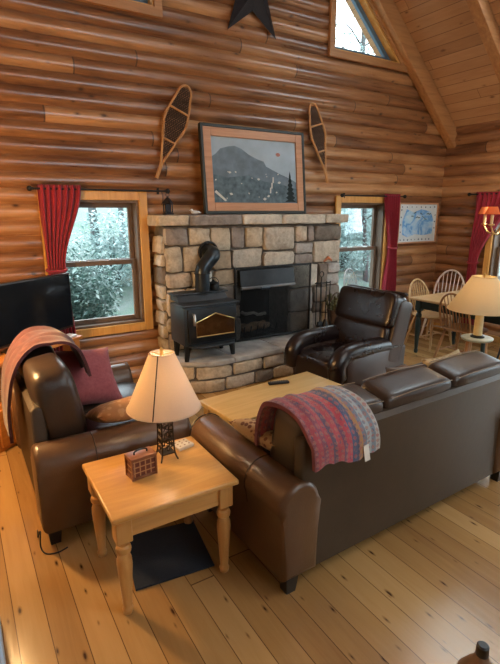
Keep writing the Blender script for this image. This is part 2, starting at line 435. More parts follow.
MAT = {}
def obj(name, bm, m, parent=None, smooth=40, local=False):
    """link a bmesh as one object; bm is in world coordinates unless local"""
    bmesh.ops.recalc_face_normals(bm, faces=bm.faces[:])
    if parent is not None and not local: bmesh.ops.transform(bm, matrix=MAT[parent.name].inverted(), verts=bm.verts[:])
    me = bpy.data.meshes.new(name); bm.to_mesh(me); bm.free()
    me.materials.append(m if not isinstance(m, str) else M[m])
    if smooth:
        me.polygons.foreach_set('use_smooth', [True] * len(me.polygons))
        me.set_sharp_from_angle(angle=R(smooth))
    o = bpy.data.objects.new(name, me); COL.objects.link(o)
    if parent is not None: o.parent = parent; MAT[o.name] = MAT[parent.name]
    else: MAT[o.name] = Matrix()
    return o
def thing(name, label, cat, loc=(0, 0, 0), rotz=0, group=None, kind=None):
    o = bpy.data.objects.new(name, None); COL.objects.link(o)
    o.location = loc; o.rotation_euler = (0, 0, rotz); o.empty_display_size = .1
    MAT[o.name] = Matrix.Translation(loc) @ Matrix.Rotation(rotz, 4, 'Z')
    return tag(o, label, cat, group, kind)
def tag(o, label=None, cat=None, group=None, kind=None):
    if label: o['label'] = label
    if cat: o['category'] = cat
    if group: o['group'] = group
    if kind: o['kind'] = kind
    return o
def struct(o): o['kind'] = 'structure'; return o
B = bmesh.new
def bx(*a, **k):
    b = B(); box(b, *a, **k); return b
def copy_thing(root, loc, rotz, label, group=None):
    r = root.copy(); COL.objects.link(r); r.location = loc; r.rotation_euler = (0, 0, rotz); r['label'] = label
    if group: r['group'] = group
    MAT[r.name] = Matrix.Translation(loc) @ Matrix.Rotation(rotz, 4, 'Z')
    for ch in list(root.children):
        c_ = ch.copy(); COL.objects.link(c_); c_.parent = r
        for g in list(ch.children):
            d = g.copy(); COL.objects.link(d); d.parent = c_
    return r

# ------------------------------------------------------------------ room
XL, XR, YF, YB = -.30, 6.2, -3.2, 4.756
EAVE, RX, SL = 2.85, 2.95, .93
def roofz(x): return EAVE + SL * (XR - x) if x > RX else EAVE + SL * (XR - RX) - SL * (RX - x)

def cut(bm, poly, ax):
    """cut an opening (convex polygon in (ax, z)) out of a wall sheet"""
    n = len(poly); cx = sum(p[0] for p in poly) / n; cz = sum(p[1] for p in poly) / n
    for k in range(n):
        (x0, z0), (x1, z1) = poly[k], poly[(k + 1) % n]
        nx, nz = (z1 - z0), -(x1 - x0)
        co = Vector((0, 0, z0)); co[ax] = x0; no = Vector((0, 0, nz)); no[ax] = nx
        bmesh.ops.bisect_plane(bm, geom=bm.verts[:] + bm.edges[:] + bm.faces[:], plane_co=co, plane_no=no, dist=1e-5)
    dead = []
    for f in bm.faces:
        c_ = f.calc_center_median(); ok = True
        for k in range(n):
            (x0, z0), (x1, z1) = poly[k], poly[(k + 1) % n]
            s1 = (x1 - x0) * (c_.z - z0) - (z1 - z0) * (c_[ax] - x0); s2 = (x1 - x0) * (cz - z0) - (z1 - z0) * (cx - x0)
            if s1 * s2 <= 0: ok = False; break
        if ok: dead.append(f)
    bmesh.ops.delete(bm, geom=dead, context='FACES')

def log_wall(name, ax, face, inward, a0, a1, ztop, holes, m, gable=False):
    bm = B(); p = .1385; nc = int(math.ceil(ztop / p)); NP = 7; step = .35
    ns = int((a1 - a0) / step)
    grid = []
    rows = []
    for c_ in range(nc):
        d = .040 + .007 * random.random()
        for k in range(NP + (1 if c_ == nc - 1 else 0)):
            t = k / NP
            rows.append((c_ * p + t * p, d * (1 - abs(2 * t - 1) ** 2.5), c_))
    for z, d, c_ in rows:
        r = []
        for i in range(ns + 1):
            a = a0 + (a1 - a0) * i / ns
            w = .005 * noise.noise(Vector((a * 1.3, c_ * 3.7, 0)))
            v = Vector((0, 0, z + w * .8)); v[ax] = a; v[1 - ax] = face + inward * (d + w - .02)
            r.append(bm.verts.new(v))
        grid.append(r)
    for r0, r1 in zip(grid, grid[1:]):
        for i in range(ns): bm.faces.new((r0[i], r0[i + 1], r1[i + 1], r1[i]))
    # outer skin
    q = [Vector((0, 0, z)) for z in (0, 0, ztop, ztop)]
    for v, a in zip(q, (a0, a1, a1, a0)): v[ax] = a; v[1 - ax] = face - inward * .16
    bm.faces.new([bm.verts.new(v) for v in q])
    for h in holes: cut(bm, h, ax)
    if gable:   # trim along the roof line
        cut(bm, [(RX, roofz(RX)), (a1 + 1, roofz(a1 + 1)), (a1 + 1, 9), (RX, 9)], ax)
        cut(bm, [(RX, roofz(RX)), (RX, 9), (a0 - 1, 9), (a0 - 1, roofz(a0 - 1))], ax)
    o = obj(name, bm, m, None, 55); return struct(o)

def rect(a0, a1, z0, z1): return [(a0, z0), (a1, z0), (a1, z1), (a0, z1)]
W1 = (.78, 1.61, .625, 1.84); W2 = (4.22, 5.02, .62, 1.84)
T1 = [(4.02, 3.53), (5.13, 3.53), (4.02, 3.53 + .93 * 1.11)]
T2 = [(1.86, 3.55), (1.86, 3.55 + .93 * 1.11), (.75, 3.55)]
log_wall('wall_back', 0, YB, -1, XL, XR + .12, 5.9, [rect(*W1), rect(*W2), rect(1.80, 3.95, 0, 1.6), T1, T2], 'log_x', True)
WR = (2.75, 3.86, .62, 1.84); DR = (-.6, 1.9, .02, 2.1)
log_wall('wall_right', 1, XR, -1, YF, YB + .12, EAVE, [rect(*WR), rect(*DR)], 'log_y')
struct(obj('wall_left', bx(XL - .15, XL, YF, YB, 0, EAVE + .12), 'plaster'))
b = B(); prism(b, [(XL, 0), (XR, 0), (XR, EAVE), (RX, roofz(RX)), (XL, roofz(XL))], 'y', YF - .15, YF)
bmf = b
b2 = B()
# front wall (behind the camera) as four solid pieces around tall gable windows
G1 = (1.5, 2.75); G2 = (3.15, 4.4); GZ = (2.1, 4.1)
b.free(); b = B()
box(b, XL, XR, YF - .15, YF, 0, GZ[0]); box(b, XL, G1[0], YF - .15, YF, GZ[0], EAVE); box(b, G1[1], G2[0], YF - .15, YF, GZ[0], GZ[1]); box(b, G2[1], XR, YF - .15, YF, GZ[0], EAVE)
prism(b, [(G1[0], GZ[1]), (G2[1], GZ[1]), (G2[1], roofz(G2[1])), (RX, roofz(RX)), (G1[0], roofz(G1[0]))], 'y', YF - .15, YF); prism(b, [(XL, EAVE), (G1[0], EAVE), (G1[0], roofz(G1[0])), (XL, roofz(XL))], 'y', YF - .15, YF); prism(b, [(XR, EAVE), (G2[1], EAVE), (G2[1], roofz(G2[1]))], 'y', YF - .15, YF); box(b, G1[1], G2[0], YF - .15, YF, EAVE, GZ[1]) if GZ[1] < EAVE else None
struct(obj('wall_front', b, 'plaster', None, 0))
struct(obj('floor', bx(XL - .2, XR + .2, YF - .2, YB + .05, -.12, 0), 'floor', None, 0))
SKX, SKY = (4.45, 5.45), (1.95, 3.40)
def slab(b, xa, xb, y0, y1):
    za, zb = roofz(xa), roofz(xb); prism(b, [(xa, za), (xb, zb), (xb, zb + .15), (xa, za + .15)], 'y', y0, y1)
b = B(); slab(b, XL - .3, RX, YF - .3, YB + .5); struct(obj('ceiling_left', b, 'ceil', None, 0))
b = B(); slab(b, RX, XR + .3, YF - .3, SKY[0]); slab(b, RX, XR + .3, SKY[1], YB + .5); slab(b, RX, SKX[0], SKY[0], SKY[1]); slab(b, SKX[1], XR + .3, SKY[0], SKY[1])
struct(obj('ceiling_right', b, 'ceil', None, 0))
t = thing('window_8', 'skylight in the right slope of the roof', 'window', (4.95, 2.67, roofz(4.95)), kind='structure')
b = B(); slab(b, SKX[0] - .03, SKX[0] + .05, SKY[0] - .03, SKY[1] + .03); slab(b, SKX[1] - .05, SKX[1] + .03, SKY[0] - .03, SKY[1] + .03); slab(b, SKX[0] + .05, SKX[1] - .05, SKY[0] - .03, SKY[0] + .05); slab(b, SKX[0] + .05, SKX[1] - .05, SKY[1] - .05, SKY[1] + .03)
for v in b.verts: v.co.z -= .012
f_ = obj('frame', b, 'trim', t, 0)
b = B(); za, zb = roofz(SKX[0] + .04), roofz(SKX[1] - .04); prism(b, [(SKX[0] + .04, za + .08), (SKX[1] - .04, zb + .08), (SKX[1] - .04, zb + .086), (SKX[0] + .04, za + .086)], 'y', SKY[0] + .04, SKY[1] - .04); obj('pane', b, 'glass', f_, 0)
# rafters
def rafter(i, y0, y1, right, drop=.27):
    xs = (RX + .06, XR + .02) if right else (XL - .0, RX - .06)
    b = B(); g = .004
    prism(b, [(xs[0], roofz(xs[0]) - g), (xs[1], roofz(xs[1]) - g), (xs[1], roofz(xs[1]) - drop), (xs[0], roofz(xs[0]) - drop)], 'y', y0, y1, .012, 2)
    struct(obj('trim_%d' % i, b, 'beam', None, 30))
rafter(1, YB - .155, YB - .03, True); rafter(2, YB - .155, YB - .03, False)
rafter(3, 3.56, 3.69, True, .2); rafter(4, 3.56, 3.69, False, .2)
rafter(5, 1.7, 1.83, True, .2); rafter(6, 1.7, 1.83, False, .2)
struct(obj('trim_7', bx(RX - .09, RX + .09, YF, YB - .02, roofz(RX) - .4, roofz(RX) - .06, .01), 'beam'))

# ------------------------------------------------------------------ windows
def frame4(b, ax, a0, a1, z0, z1, w, d0, d1, bev=.004):
    """four boards round a rectangle (inner edges given), depth range d0..d1 on the other axis"""
    def bb(p0, p1, q0, q1):
        if ax == 0: box(b, p0, p1, d0, d1, q0, q1, bev, 1)
        else: box(b, d0, d1, p0, p1, q0, q1, bev, 1)
    bb(a0 - w, a0, z0 - w, z1 + w); bb(a1, a1 + w, z0 - w, z1 + w); bb(a0, a1, z1, z1 + w); bb(a0, a1, z0 - w, z0)
def sash_window(n, ax, W, face, s):
    """s = -1: room lies on the negative side of the wall"""
    a0, a1, z0, z1 = W
    loc = [0, 0, z0]; loc[ax] = (a0 + a1) / 2; loc[1 - ax] = face
    t = thing('window_%d' % n, ['double-hung window left of the stone chimney with pine casing', 'double-hung window right of the stone chimney behind the recliner', 'double-hung window in the right wall beyond the dining table'][n - 1], 'window', loc, kind='structure')
    def dd(u, v): return tuple(sorted((face + s * u, face + s * v)))
    b = B(); frame4(b, ax, a0, a1, z0, z1, .083, *dd(.028, .062)); obj('casing', b, 'trim', t)
    b = B(); frame4(b, ax, a0 + .022, a1 - .022, z0 + .022, z1 - .022, .024, *dd(-.155, .03), bev=.002); obj('jamb', b, 'sash', t)
    mid = (z0 + z1) / 2 + .015; w = .047
    for nm, lo, hi, o_ in (('lower_sash', z0 + .022, mid + .02, -.07), ('upper_sash', mid - .02, z1 - .022, -.115)):
        b = B(); frame4(b, ax, a0 + .022 + w, a1 - .022 - w, lo + w, hi - w, w, *dd(o_ - .02, o_ + .02)); sh = obj(nm, b, 'sash', t)
        d0, d1 = dd(o_ - .003, o_ + .003); b = B()
        if ax == 0: box(b, a0 + .06, a1 - .06, d0, d1, lo + w - .008, hi - w + .008)
        else: box(b, d0, d1, a0 + .06, a1 - .06, lo + w - .008, hi - w + .008)
        obj('pane', b, 'glass', sh, 0)
    b = B()
    for k in (.33, .67):
        a = a0 + (a1 - a0) * k; d0, d1 = dd(-.05, -.02)
        if ax == 0: box(b, a - .03, a + .03, d0, d1, mid + .02, mid + .035, .004, 1)
        else: box(b, d0, d1, a - .03, a + .03, mid + .02, mid + .035, .004, 1)
    obj('sash_lock', b, 'steel', t)
    return t
sash_window(1, 0, W1, YB, -1); sash_window(2, 0, W2, YB, -1); sash_window(3, 1, WR, XR, -1)
def gable_window(n, T, label):
    cx = sum(p[0] for p in T) / 3
    t = thing('window_%d' % n, label, 'window', (cx, YB, T[0][1]), kind='structure')
    C_ = Vector((sum(p[0] for p in T) / 3, sum(p[1] for p in T) / 3))
    def inset(T, d):
        out = []; n_ = len(T)
        for k in range(n_):
            p0, p1, p2 = Vector(T[k - 1]), Vector(T[k]), Vector(T[(k + 1) % n_])
            e1 = (p1 - p0).normalized(); e2 = (p2 - p1).normalized()
            n1 = Vector((-e1.y, e1.x)); n2 = Vector((-e2.y, e2.x))
            if n1.dot(C_ - p1) < 0: n1 = -n1
            if n2.dot(C_ - p1) < 0: n2 = -n2
            bis = (n1 + n2); out.append(p1 + bis * (d / (1 + n1.dot(n2))))
        return out
    def ring(o_, i_, y0, y1):
        b = B(); n_ = len(o_)
        for k in range(n_):
            prism(b, [o_[k], o_[(k + 1) % n_], i_[(k + 1) % n_], i_[k]], 'y', y0, y1)
        return b
    obj('casing', ring(inset(T, -.075), T, YB - .055, YB - .02), 'beam', t, 30)
    obj('jamb', ring(T, inset(T, .02), YB - .03, YB + .15), 'trim', t, 30)
    s = obj('sash', ring(inset(T, .02), inset(T, .075), YB + .06, YB + .10), 'sash_blue', t, 30)
    b = B(); prism(b, inset(T, .07), 'y', YB + .077, YB + .083); obj('pane', b, 'glass', s, 0)
gable_window(4, T1, 'three-cornered gable window high on the right of the log wall')
gable_window(5, T2, 'three-cornered gable window high on the left of the log wall')
# glass door in the right wall (outside the frame, lights the floor)
t = thing('door_1', 'glazed patio door in the right wall', 'door', (XR, .65, 0), kind='structure')
for ya, yb in ((-.58, .66), (.64, 1.88)):
    b = B(); frame4(b, 1, ya + .09, yb - .09, .13, 2.0, .085, XR - .01, XR + .04); f_ = obj('door_leaf', b, 'trim', t)
    obj('pane', bx(XR + .01, XR + .016, ya + .08, yb - .08, .12, 2.01), 'glass', f_, 0)
for i, g in enumerate((G1, G2)):
    t = thing('window_%d' % (6 + i), 'tall gable window in the front wall', 'window', ((g[0] + g[1]) / 2, YF - .05, GZ[0]), kind='structure')
    b = B(); frame4(b, 0, g[0] + .07, g[1] - .07, GZ[0] + .07, GZ[1] - .07, .07, YF - .12, YF + .02); f_ = obj('casing', b, 'trim', t)
    obj('pane', bx(g[0] + .06, g[1] - .06, YF - .08, YF - .074, GZ[0] + .06, GZ[1] - .06), 'glass', t, 0)
struct(obj('baseboard_right', bx(XR - .075, XR - .04, 1.95, YB - .06, 0, .09, .006), 'trimh'))

# ------------------------------------------------------------------ curtains and rods
def rod(label, p0, p1, wall):
    t = thing('curtain_rod', label, 'curtain rod', p0)
    b = B(); cyl(b, p0, p1, .009); obj('pole', b, 'iron', t)
    d = (Vector(p1) - Vector(p0)).normalized()
    for p, s in ((p0, -1), (p1, 1)):
        b = B(); q = Vector(p) + d * s * .03
        bmesh.ops.create_uvsphere(b, u_segments=12, v_segments=8, radius=.024, matrix=Matrix.Translation(q)); cyl(b, p, q, .013); obj('finial', b, 'iron', t)
        b = B(); q = Vector(p) - d * s * .05; w = Vector(wall); cyl(b, q, q + w, .007); cyl(b, q + w * .93 + Vector((0, 0, -.03)), q + w * .93 + Vector((0, 0, .03)), .012); obj('bracket', b, 'iron', t)
rod('black curtain rod over the window left of the chimney', (.66, 4.645, 1.93), (1.86, 4.645, 1.93), (0, .062, 0))
rod('black curtain rod over the window behind the recliner', (4.21, 4.645, 1.925), (5.27, 4.645, 1.925), (0, .062, 0))
rod('black curtain rod over the right wall window', (6.09, 4.2, 1.955), (6.09, 2.6, 1.955), (.062, 0, 0))
def curtain(label, ax, fix, z0, z1, edges, pleats, amp=.022):
    """edges: list of (v, a_left, a_right), v = 0 at the top; the cloth hangs in folds"""
    def ed(v):
        for (v0, l0, r0), (v1, l1, r1) in zip(edges, edges[1:]):
            if v <= v1:
                t = (v - v0) / (v1 - v0); t = t * t * (3 - 2 * t); return l0 + (l1 - l0) * t, r0 + (r1 - r0) * t
        return edges[-1][1:]
    nu, nv = 90, 40; b = B(); g = []
    for j in range(nv + 1):
        v = j / nv; l, r = ed(v); row = []
        for i in range(nu + 1):
            u = i / nu; a = l + (r - l) * u
            w = abs(r - l); am = amp * (1.25 - w * .8)
            d = am * sin(u * pleats * 2 * pi + 1.5 * sin(v * 2.2 + u * 2)) + .006 * sin(u * 37 + v * 9)
            p = Vector((0, 0, z1 + (z0 - z1) * v)); p[ax] = a; p[1 - ax] = fix + d
            row.append(b.verts.new(p))
        g.append(row)
    for r0, r1 in zip(g, g[1:]):
        for i in range(nu): b.faces.new((r0[i], r0[i + 1], r1[i + 1], r1[i]))
    loc = [0, 0, z1]; loc[ax] = (edges[0][1] + edges[0][2]) / 2; loc[1 - ax] = fix
    t = thing('curtain', label, 'curtain', loc)
    o = obj('panel', b, 'curtain', t, 80); md = o.modifiers.new('thick', 'SOLIDIFY'); md.thickness = .004
    b = B(); tv = edges[1][0]; l, r = ed(tv); zz = z1 + (z0 - z1) * tv
    pts = []
    for k in range(20):
        an = 2 * pi * k / 20; p = Vector((0, 0, zz + .012 * sin(an))); p[ax] = (l + r) / 2 + (abs(r - l) / 2 + .012) * cos(an); p[1 - ax] = fix + .035 * sin(an); pts.append(p)
    tube(b, pts, .012, 6, closed=True); obj('tieback', b, 'curtain', t)
curtain('crimson curtain tied back at the window behind the television', 0, 4.64, .45, 1.965, [(0, .69, 1.06), (.49, .71, .86), (1, .68, .90)], 7)
curtain('crimson curtain tied back right of the window behind the recliner', 0, 4.64, .40, 1.955, [(0, 4.93, 5.20), (.45, 5.05, 5.20), (1, 4.98, 5.24)], 6)
curtain('crimson curtain swept aside at the right wall window', 1, 6.09, .12, 1.98, [(0, 4.12, 3.62), (.50, 4.13, 4.0), (1, 4.13, 3.93)], 7)

# ------------------------------------------------------------------ stone chimney and hearth
YC = 4.50; HZ = .33
def split(x0, x1, z0, z1, out, lo=.16, hi=.44):
    w, h = x1 - x0, z1 - z0
    if (w < hi and h < hi * .72) and (random.random() < .6 or (w < lo * 1.7 and h < lo * 1.6)) or (w < lo * 1.5 and h < lo * 1.5): out.append((x0, x1, z0, z1)); return
    if w > h * 1.15:
        c_ = x0 + w * random.uniform(.36, .64); split(x0, c_, z0, z1, out, lo, hi); split(c_, x1, z0, z1, out, lo, hi)
    else:
        c_ = z0 + h * random.uniform(.36, .64); split(x0, x1, z0, c_, out, lo, hi); split(x0, x1, c_, z1, out, lo, hi)
def stone(bm, a0, a1, z0, z1, place, depth, g=.008):
    """one rough stone: an irregular outline pushed out of the wall with a domed rounded face"""
    w, h = a1 - a0 - 2 * g, z1 - z0 - 2 * g
    if w < .02 or h < .02: return
    pts = []; ns = 4
    for (ua, va), (ub, vb) in (((0, 0), (1, 0)), ((1, 0), (1, 1)), ((1, 1), (0, 1)), ((0, 1), (0, 0))):
        for k in range(ns):
            t = k / ns; u = ua + (ub - ua) * t; v = va + (vb - va) * t
            if k == 0: u += (.5 - u) * random.uniform(.0, .10); v += (.5 - v) * random.uniform(.0, .10)
            pts.append((a0 + g + u * w + random.uniform(-.006, .006), z0 + g + v * h + random.uniform(-.006, .006)))
    ca, cz = (a0 + a1) / 2, (z0 + z1) / 2
    tx, tz = random.uniform(-.02, .02), random.uniform(-.02, .02)
    rings = []
    for sc, d in ((1.0, -.02), (1.0, depth * .55), (.965, depth * .88), (.87, depth)):
        rings.append([bm.verts.new(place(ca + (a - ca) * sc, cz + (z - cz) * sc, d + (tx * (a - ca) / max(w, .05) + tz * (z - cz) / max(h, .05)) * (d > 0) + random.uniform(-.0035, .0035))) for a, z in pts])
    for r0, r1 in zip(rings, rings[1:]):
        for k in range(len(pts)): bm.faces.new((r0[k], r0[(k + 1) % len(pts)], r1[(k + 1) % len(pts)], r1[k]))
    c_ = bm.verts.new(place(ca, cz, depth + random.uniform(.0, .012)))
    for k in range(len(pts)): bm.faces.new((rings[-1][k], rings[-1][(k + 1) % len(pts)], c_))
CX0, CX1 = 1.765, 4.03; FX0, FX1, FZ0, FZ1 = 2.62, 3.27, HZ, 1.14
chim = thing('stone_chimney', 'field stone chimney breast with raised hearth against the log wall', 'fireplace', (2.9, 4.5, 0))
front = lambda a, z, d: Vector((a, YC - d, z))
bm = B(); random.seed(21)
for reg in ((CX0, FX0, HZ, .98), (CX0, 2.9, 1.14, 1.58), (2.9, CX1, 1.14, 1.58), (CX0, FX0, .98, 1.14), (FX1, CX1, HZ, .86), (FX1, CX1, .86, 1.14)):
    out = []; split(*reg, out)
    for s in out: stone(bm, *s, front, random.uniform(.028, .06))
z = HZ
while z < 1.5:
    h = random.uniform(.11, .2); h = min(h, 1.58 - z)
    stone(bm, YC + .0, YB - .03, z, z + h, lambda a, zz, d: Vector((CX0 - d, a, zz)), .03)
    stone(bm, YC + .0, YB - .03, z, z + h, lambda a, zz, d: Vector((CX1 + d, a, zz)), .03); z += h
obj('masonry', bm, 'stone', chim, 45)
bm = B()
box(bm, CX0 + .01, FX0, YC, YB + .12, .0, 1.59); box(bm, FX1, CX1 - .01, YC, YB + .12, .0, 1.59); box(bm, FX0, FX1, YC, YB + .12, FZ1, 1.59)
obj('mortar', bm, 'mortar', chim, 0)
bm = B(); box(bm, FX0, FX1, YC + .50, YC + .55, .2, 1.2); box(bm, FX0 - .05, FX0, YB + .12, YC + .55, .2, 1.2); box(bm, FX1, FX1 + .05, YB + .12, YC + .55, .2, 1.2); box(bm, FX0 - .05, FX1 + .05, YC + .02, YC + .55, .2, HZ); box(bm, FX0 - .05, FX1 + .05, YB + .12, YC + .55, FZ1, 1.2)
obj('firebox', bm, 'soot', chim, 0)
# mantel: long flat stones
bm = B(); xs = [1.675, 2.02, 2.62, 3.13, 3.75, 4.11]
for a, c_ in zip(xs, xs[1:]):
    n0 = len(bm.verts)
    superbox(bm, (a + c_) / 2, 4.58, 1.652, (c_ - a) / 2 - .003, .165, .052, 14, 8)
    bm.verts.ensure_lookup_table()
    for v in bm.verts[n0:]: v.co += Vector((0, .016, .007)) * noise.noise(v.co * 11)
obj('mantel_shelf', bm, 'stone', chim, 60)
# hearth: curved front at the left
def hearth_pts(off=0):
    pts = [(3.95 + off * 0, 4.06 - off), (2.1, 3.98 - off)]
    for k in range(1, 7):
        an = pi / 2 * k / 6; pts.append((2.1 - (.44 + off) * sin(an), 4.42 - (.44 + off) * cos(an)))
    return pts
hp = hearth_pts()
bm = B(); prism(bm, [(3.95, 4.49)] + hp + [(1.66, 4.49)], 'z', 0, HZ - .045); obj('hearth_core', bm, 'mortar', chim, 0)
# flagstones on top
bm = B(); xs = [1.60, 2.25, 2.85, 3.4, 3.98]
full = [(3.98, 4.49)] + hearth_pts(.035)[:] + [(1.625, 4.49)]
for a, c_ in zip(xs, xs[1:]):
    poly = []
    def clip(poly, x, keep_less):
        o = []
        for k in range(len(poly)):
            p, q = poly[k], poly[(k + 1) % len(poly)]
            ip = (p[0] <= x) == keep_less; iq = (q[0] <= x) == keep_less
            if ip: o.append(p)
            if ip != iq: tt = (x - p[0]) / (q[0] - p[0]); o.append((x, p[1] + tt * (q[1] - p[1])))
        return o
    poly = clip(clip(full, a + .004, False), c_ - .004, True)
    if len(poly) > 2: prism(bm, poly, 'z', HZ - .05, HZ, .008, 2)
obj('hearth_flagstones', bm, 'slate', chim, 40)
bm = B(); path = [Vector((x, y, 0)) for x, y in hp]
L = [0]
for p, q in zip(path, path[1:]): L.append(L[-1] + (q - p).length)
def along(s):
    s = max(0, min(L[-1] - 1e-4, s))
    for k in range(len(L) - 1):
        if s <= L[k + 1]:
            d = (path[k + 1] - path[k]).normalized(); return path[k] + d * (s - L[k]), Vector((-d.y, d.x, 0)) * (1 if True else 0)
    return path[-1], Vector((-1, 0, 0))
def hplace(a, z, d):
    p, n_ = along(a)
    if n_.dot(Vector((2.9, 4.6, 0)) - p) > 0: n_ = -n_
    q = p + n_ * d; q.z = z; return q
for z0, z1, sd in ((.0, .14, 0), (.14, HZ - .05, 1)):
    s = 0
    while s < L[-1] - .02:
        w = min(random.uniform(.22, .40), L[-1] - s)
        stone(bm, s, s + w, z0, z1, hplace, random.uniform(.02, .032), .009); s += w
obj('hearth_masonry', bm, 'stone', chim, 45)

# fire screen with hood
t = thing('fire_screen', 'black hooded mesh fire screen across the fireplace opening', 'fire screen', (2.95, 4.40, HZ))
bm = B(); prism(bm, [(4.445, .955), (4.36, .955), (4.385, 1.125), (4.445, 1.125)], 'x', 2.56, 3.27, .006, 2); obj('hood', bm, 'iron', t)
b = bx(2.56, 3.27, 4.34, 4.372, .925, .955, .004); obj('lip_bar', b, 'steelgrey', t)
b = B(); cyl(b, (2.80, 4.335, .925), (2.91, 4.335, .925), .016); obj('damper_handle', b, 'pipe', t)
b = B(); frame4(b, 0, 2.53, 3.52, HZ + .035, 1.135, .022, 4.405, 4.425); obj('frame', b, 'iron', t)
b = B(); x = 2.54
while x < 3.515:
    box(b, x, x + .0022, 4.414, 4.4162, HZ + .03, 1.14); x += .0095
z = HZ + .04
while z < 1.135:
    box(b, 2.53, 3.52, 4.4162, 4.4184, z, z + .0022); z += .0095
obj('mesh', b, 'iron', t, 0)
for k, (p, q, r) in enumerate((((2.74, 4.64, .405), (3.12, 4.66, .425), .035), ((2.76, 4.73, .41), (3.12, 4.75, .42), .038), ((2.74, 4.64, .60), (3.06, 4.62, .56), .018))):
    b = B(); pts = [Vector(p).lerp(Vector(q), i / 6) + Vector((0, 0, .012 * sin(i * 2.1 + k))) for i in range(7)]
    if k == 2: pts = [p_ + Vector((0, .02, 0)) for p_ in pts]
    tube(b, pts, [r * (1 + .1 * sin(i * 1.7)) for i in range(7)], 9)
    tag(obj('firewood', b, 'ash' if k == 2 else 'log_chunk', None), ['charred log lying at the front of the firebox floor', 'thick log at the back of the firebox floor', 'thin pale branch lying over the logs in the firebox'][k], 'firewood', 'firewood in the fireplace')
t = thing('fire_grate', 'black iron grate under the logs in the fireplace', 'grate', (2.94, 4.68, HZ))
b = B()
for k in range(6): tube(b, [(2.72 + .088 * k, 4.55, .46), (2.72 + .088 * k, 4.58, .352), (2.72 + .088 * k, 4.82, .352)], .007, 6)
cyl(b, (2.70, 4.56, .348), (3.18, 4.56, .348), .008); cyl(b, (2.70, 4.8, .348), (3.18, 4.8, .348), .008)
for x in (2.74, 3.14):
    for y in (4.56, 4.8): cyl(b, (x, y, HZ), (x, y, .35), .008)
obj('bars', b, 'iron', t)

# ------------------------------------------------------------------ wood stove
sx0, sx1, sy0, sy1 = 1.765, 2.325, 4.06, 4.40
st = thing('wood_stove', 'black iron wood stove with glass door on the hearth', 'stove', (2.06, 4.23, HZ))
b = B(); box(b, sx0, sx1, sy0, sy1, .485, .865, .008); obj('body', b, 'stove', st)
b = B(); box(b, sx0 - .022, sx1 + .022, sy0 - .035, sy1 - .12, .866, .886, .006); obj('front_top', b, 'stove', st)
b = B(); prism(b, [(sy1 - .20, .887), (sy1 - .14, .945), (sy1 + .01, .945), (sy1 + .01, .887)], 'x', sx0 + .012, sx1 - .012, .004, 1); box(b, sx0 - .02, sx1 + .02, sy1 - .15, sy1 + .02, .946, .962, .005); obj('raised_top', b, 'stove', st)
for x in (sx0 + .045, sx1 - .045):
    for y in (sy0 + .04, sy1 - .05):
        b = B(); s_ = -1 if x < 2.06 else 1
        tube(b, [(x, y, .49), (x + .012 * s_, y - .01, .42), (x + .02 * s_, y - .015, HZ)], [.042, .03, .022], 8); obj('leg', b, 'iron', st)
dr = obj('door', bx(sx0 + .03, sx1 - .02, sy0 - .028, sy0 - .001, .515, .845, .006), 'iron', st)
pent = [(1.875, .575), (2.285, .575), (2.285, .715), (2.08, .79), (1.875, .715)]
b = B(); prism(b, pent, 'y', sy0 - .0315, sy0 - .029); obj('door_glass', b, M['brick_reflection'], dr, 0)
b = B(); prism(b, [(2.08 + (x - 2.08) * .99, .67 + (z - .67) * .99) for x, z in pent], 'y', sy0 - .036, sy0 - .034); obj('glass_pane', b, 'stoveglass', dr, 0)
b = B()
tube(b, [(x, sy0 - .035, z) for x, z in pent], .0065, 6, closed=True); obj('brass_trim', b, 'brass', dr)
b = B(); tube(b, [(1.842, sy0 - .03, .80), (1.842, sy0 - .065, .80), (1.838, sy0 - .075, .77), (1.838, sy0 - .075, .70)], [.01, .011, .014, .011], 8); obj('door_handle', b, 'steel', dr)
b = B(); prism(b, [(sx0 + .03, sy0), (sx0 + .06, sy0 - .08), (sx0 + .16, sy0 - .12), (sx1 - .16, sy0 - .12), (sx1 - .06, sy0 - .08), (sx1 - .02, sy0)], 'z', .475, .492, .005, 2); obj('ash_lip', b, 'stove', st)
b = B(); px, py = 2.08, 4.30
pp = [(px, py, .962), (px, py, 1.10), (px, py, 1.16), (px + .03, py, 1.215), (px + .085, py, 1.275), (px + .12, py, 1.31), (px + .145, py + .05, 1.33), (px + .14, py + .12, 1.335), (px + .14, py + .22, 1.335)]
tube(b, smooth_path(pp, 2), .074, 20); pipe_ = obj('flue_pipe', b, 'pipe', st)
for z in (.97, 1.14):
    b = B(); tube(b, [(px + .079 * cos(a * pi / 10), py + .079 * sin(a * pi / 10), z) for a in range(20)], .005, 6, closed=True); obj('pipe_collar', b, 'iron', pipe_)
b = B(); tube(b, [(px + .14 + .1 * cos(a * pi / 10), 4.435, 1.335 + .1 * sin(a * pi / 10)) for a in range(20)], .014, 6, closed=True); obj('wall_collar', b, 'iron', pipe_)
t = thing('iron_pot', 'small black iron pot on top of the wood stove', 'pot', (2.21, 4.32, .962))
b = B(); lathe(b, [(.03, 0), (.055, .006), (.062, .03), (.058, .06), (.064, .066), (.064, .07), (.052, .07), (.05, .02), (.0, .018)], 16, (2.21, 4.32, .963), cap=False); obj('pot', b, 'iron', t)
b = B(); lathe(b, [(.062, .07), (.05, .08), (.02, .088), (.012, .1), (.0, .104)], 16, (2.21, 4.32, .963), cap=False); obj('lid', b, 'iron', t)
b = B(); tube(b, [(2.21 + .066 * cos(a), 4.32, 1.02 + .07 * sin(a)) for a in [k * pi / 10 for k in range(11)]], .004, 6); obj('bail_handle', b, 'iron', t)

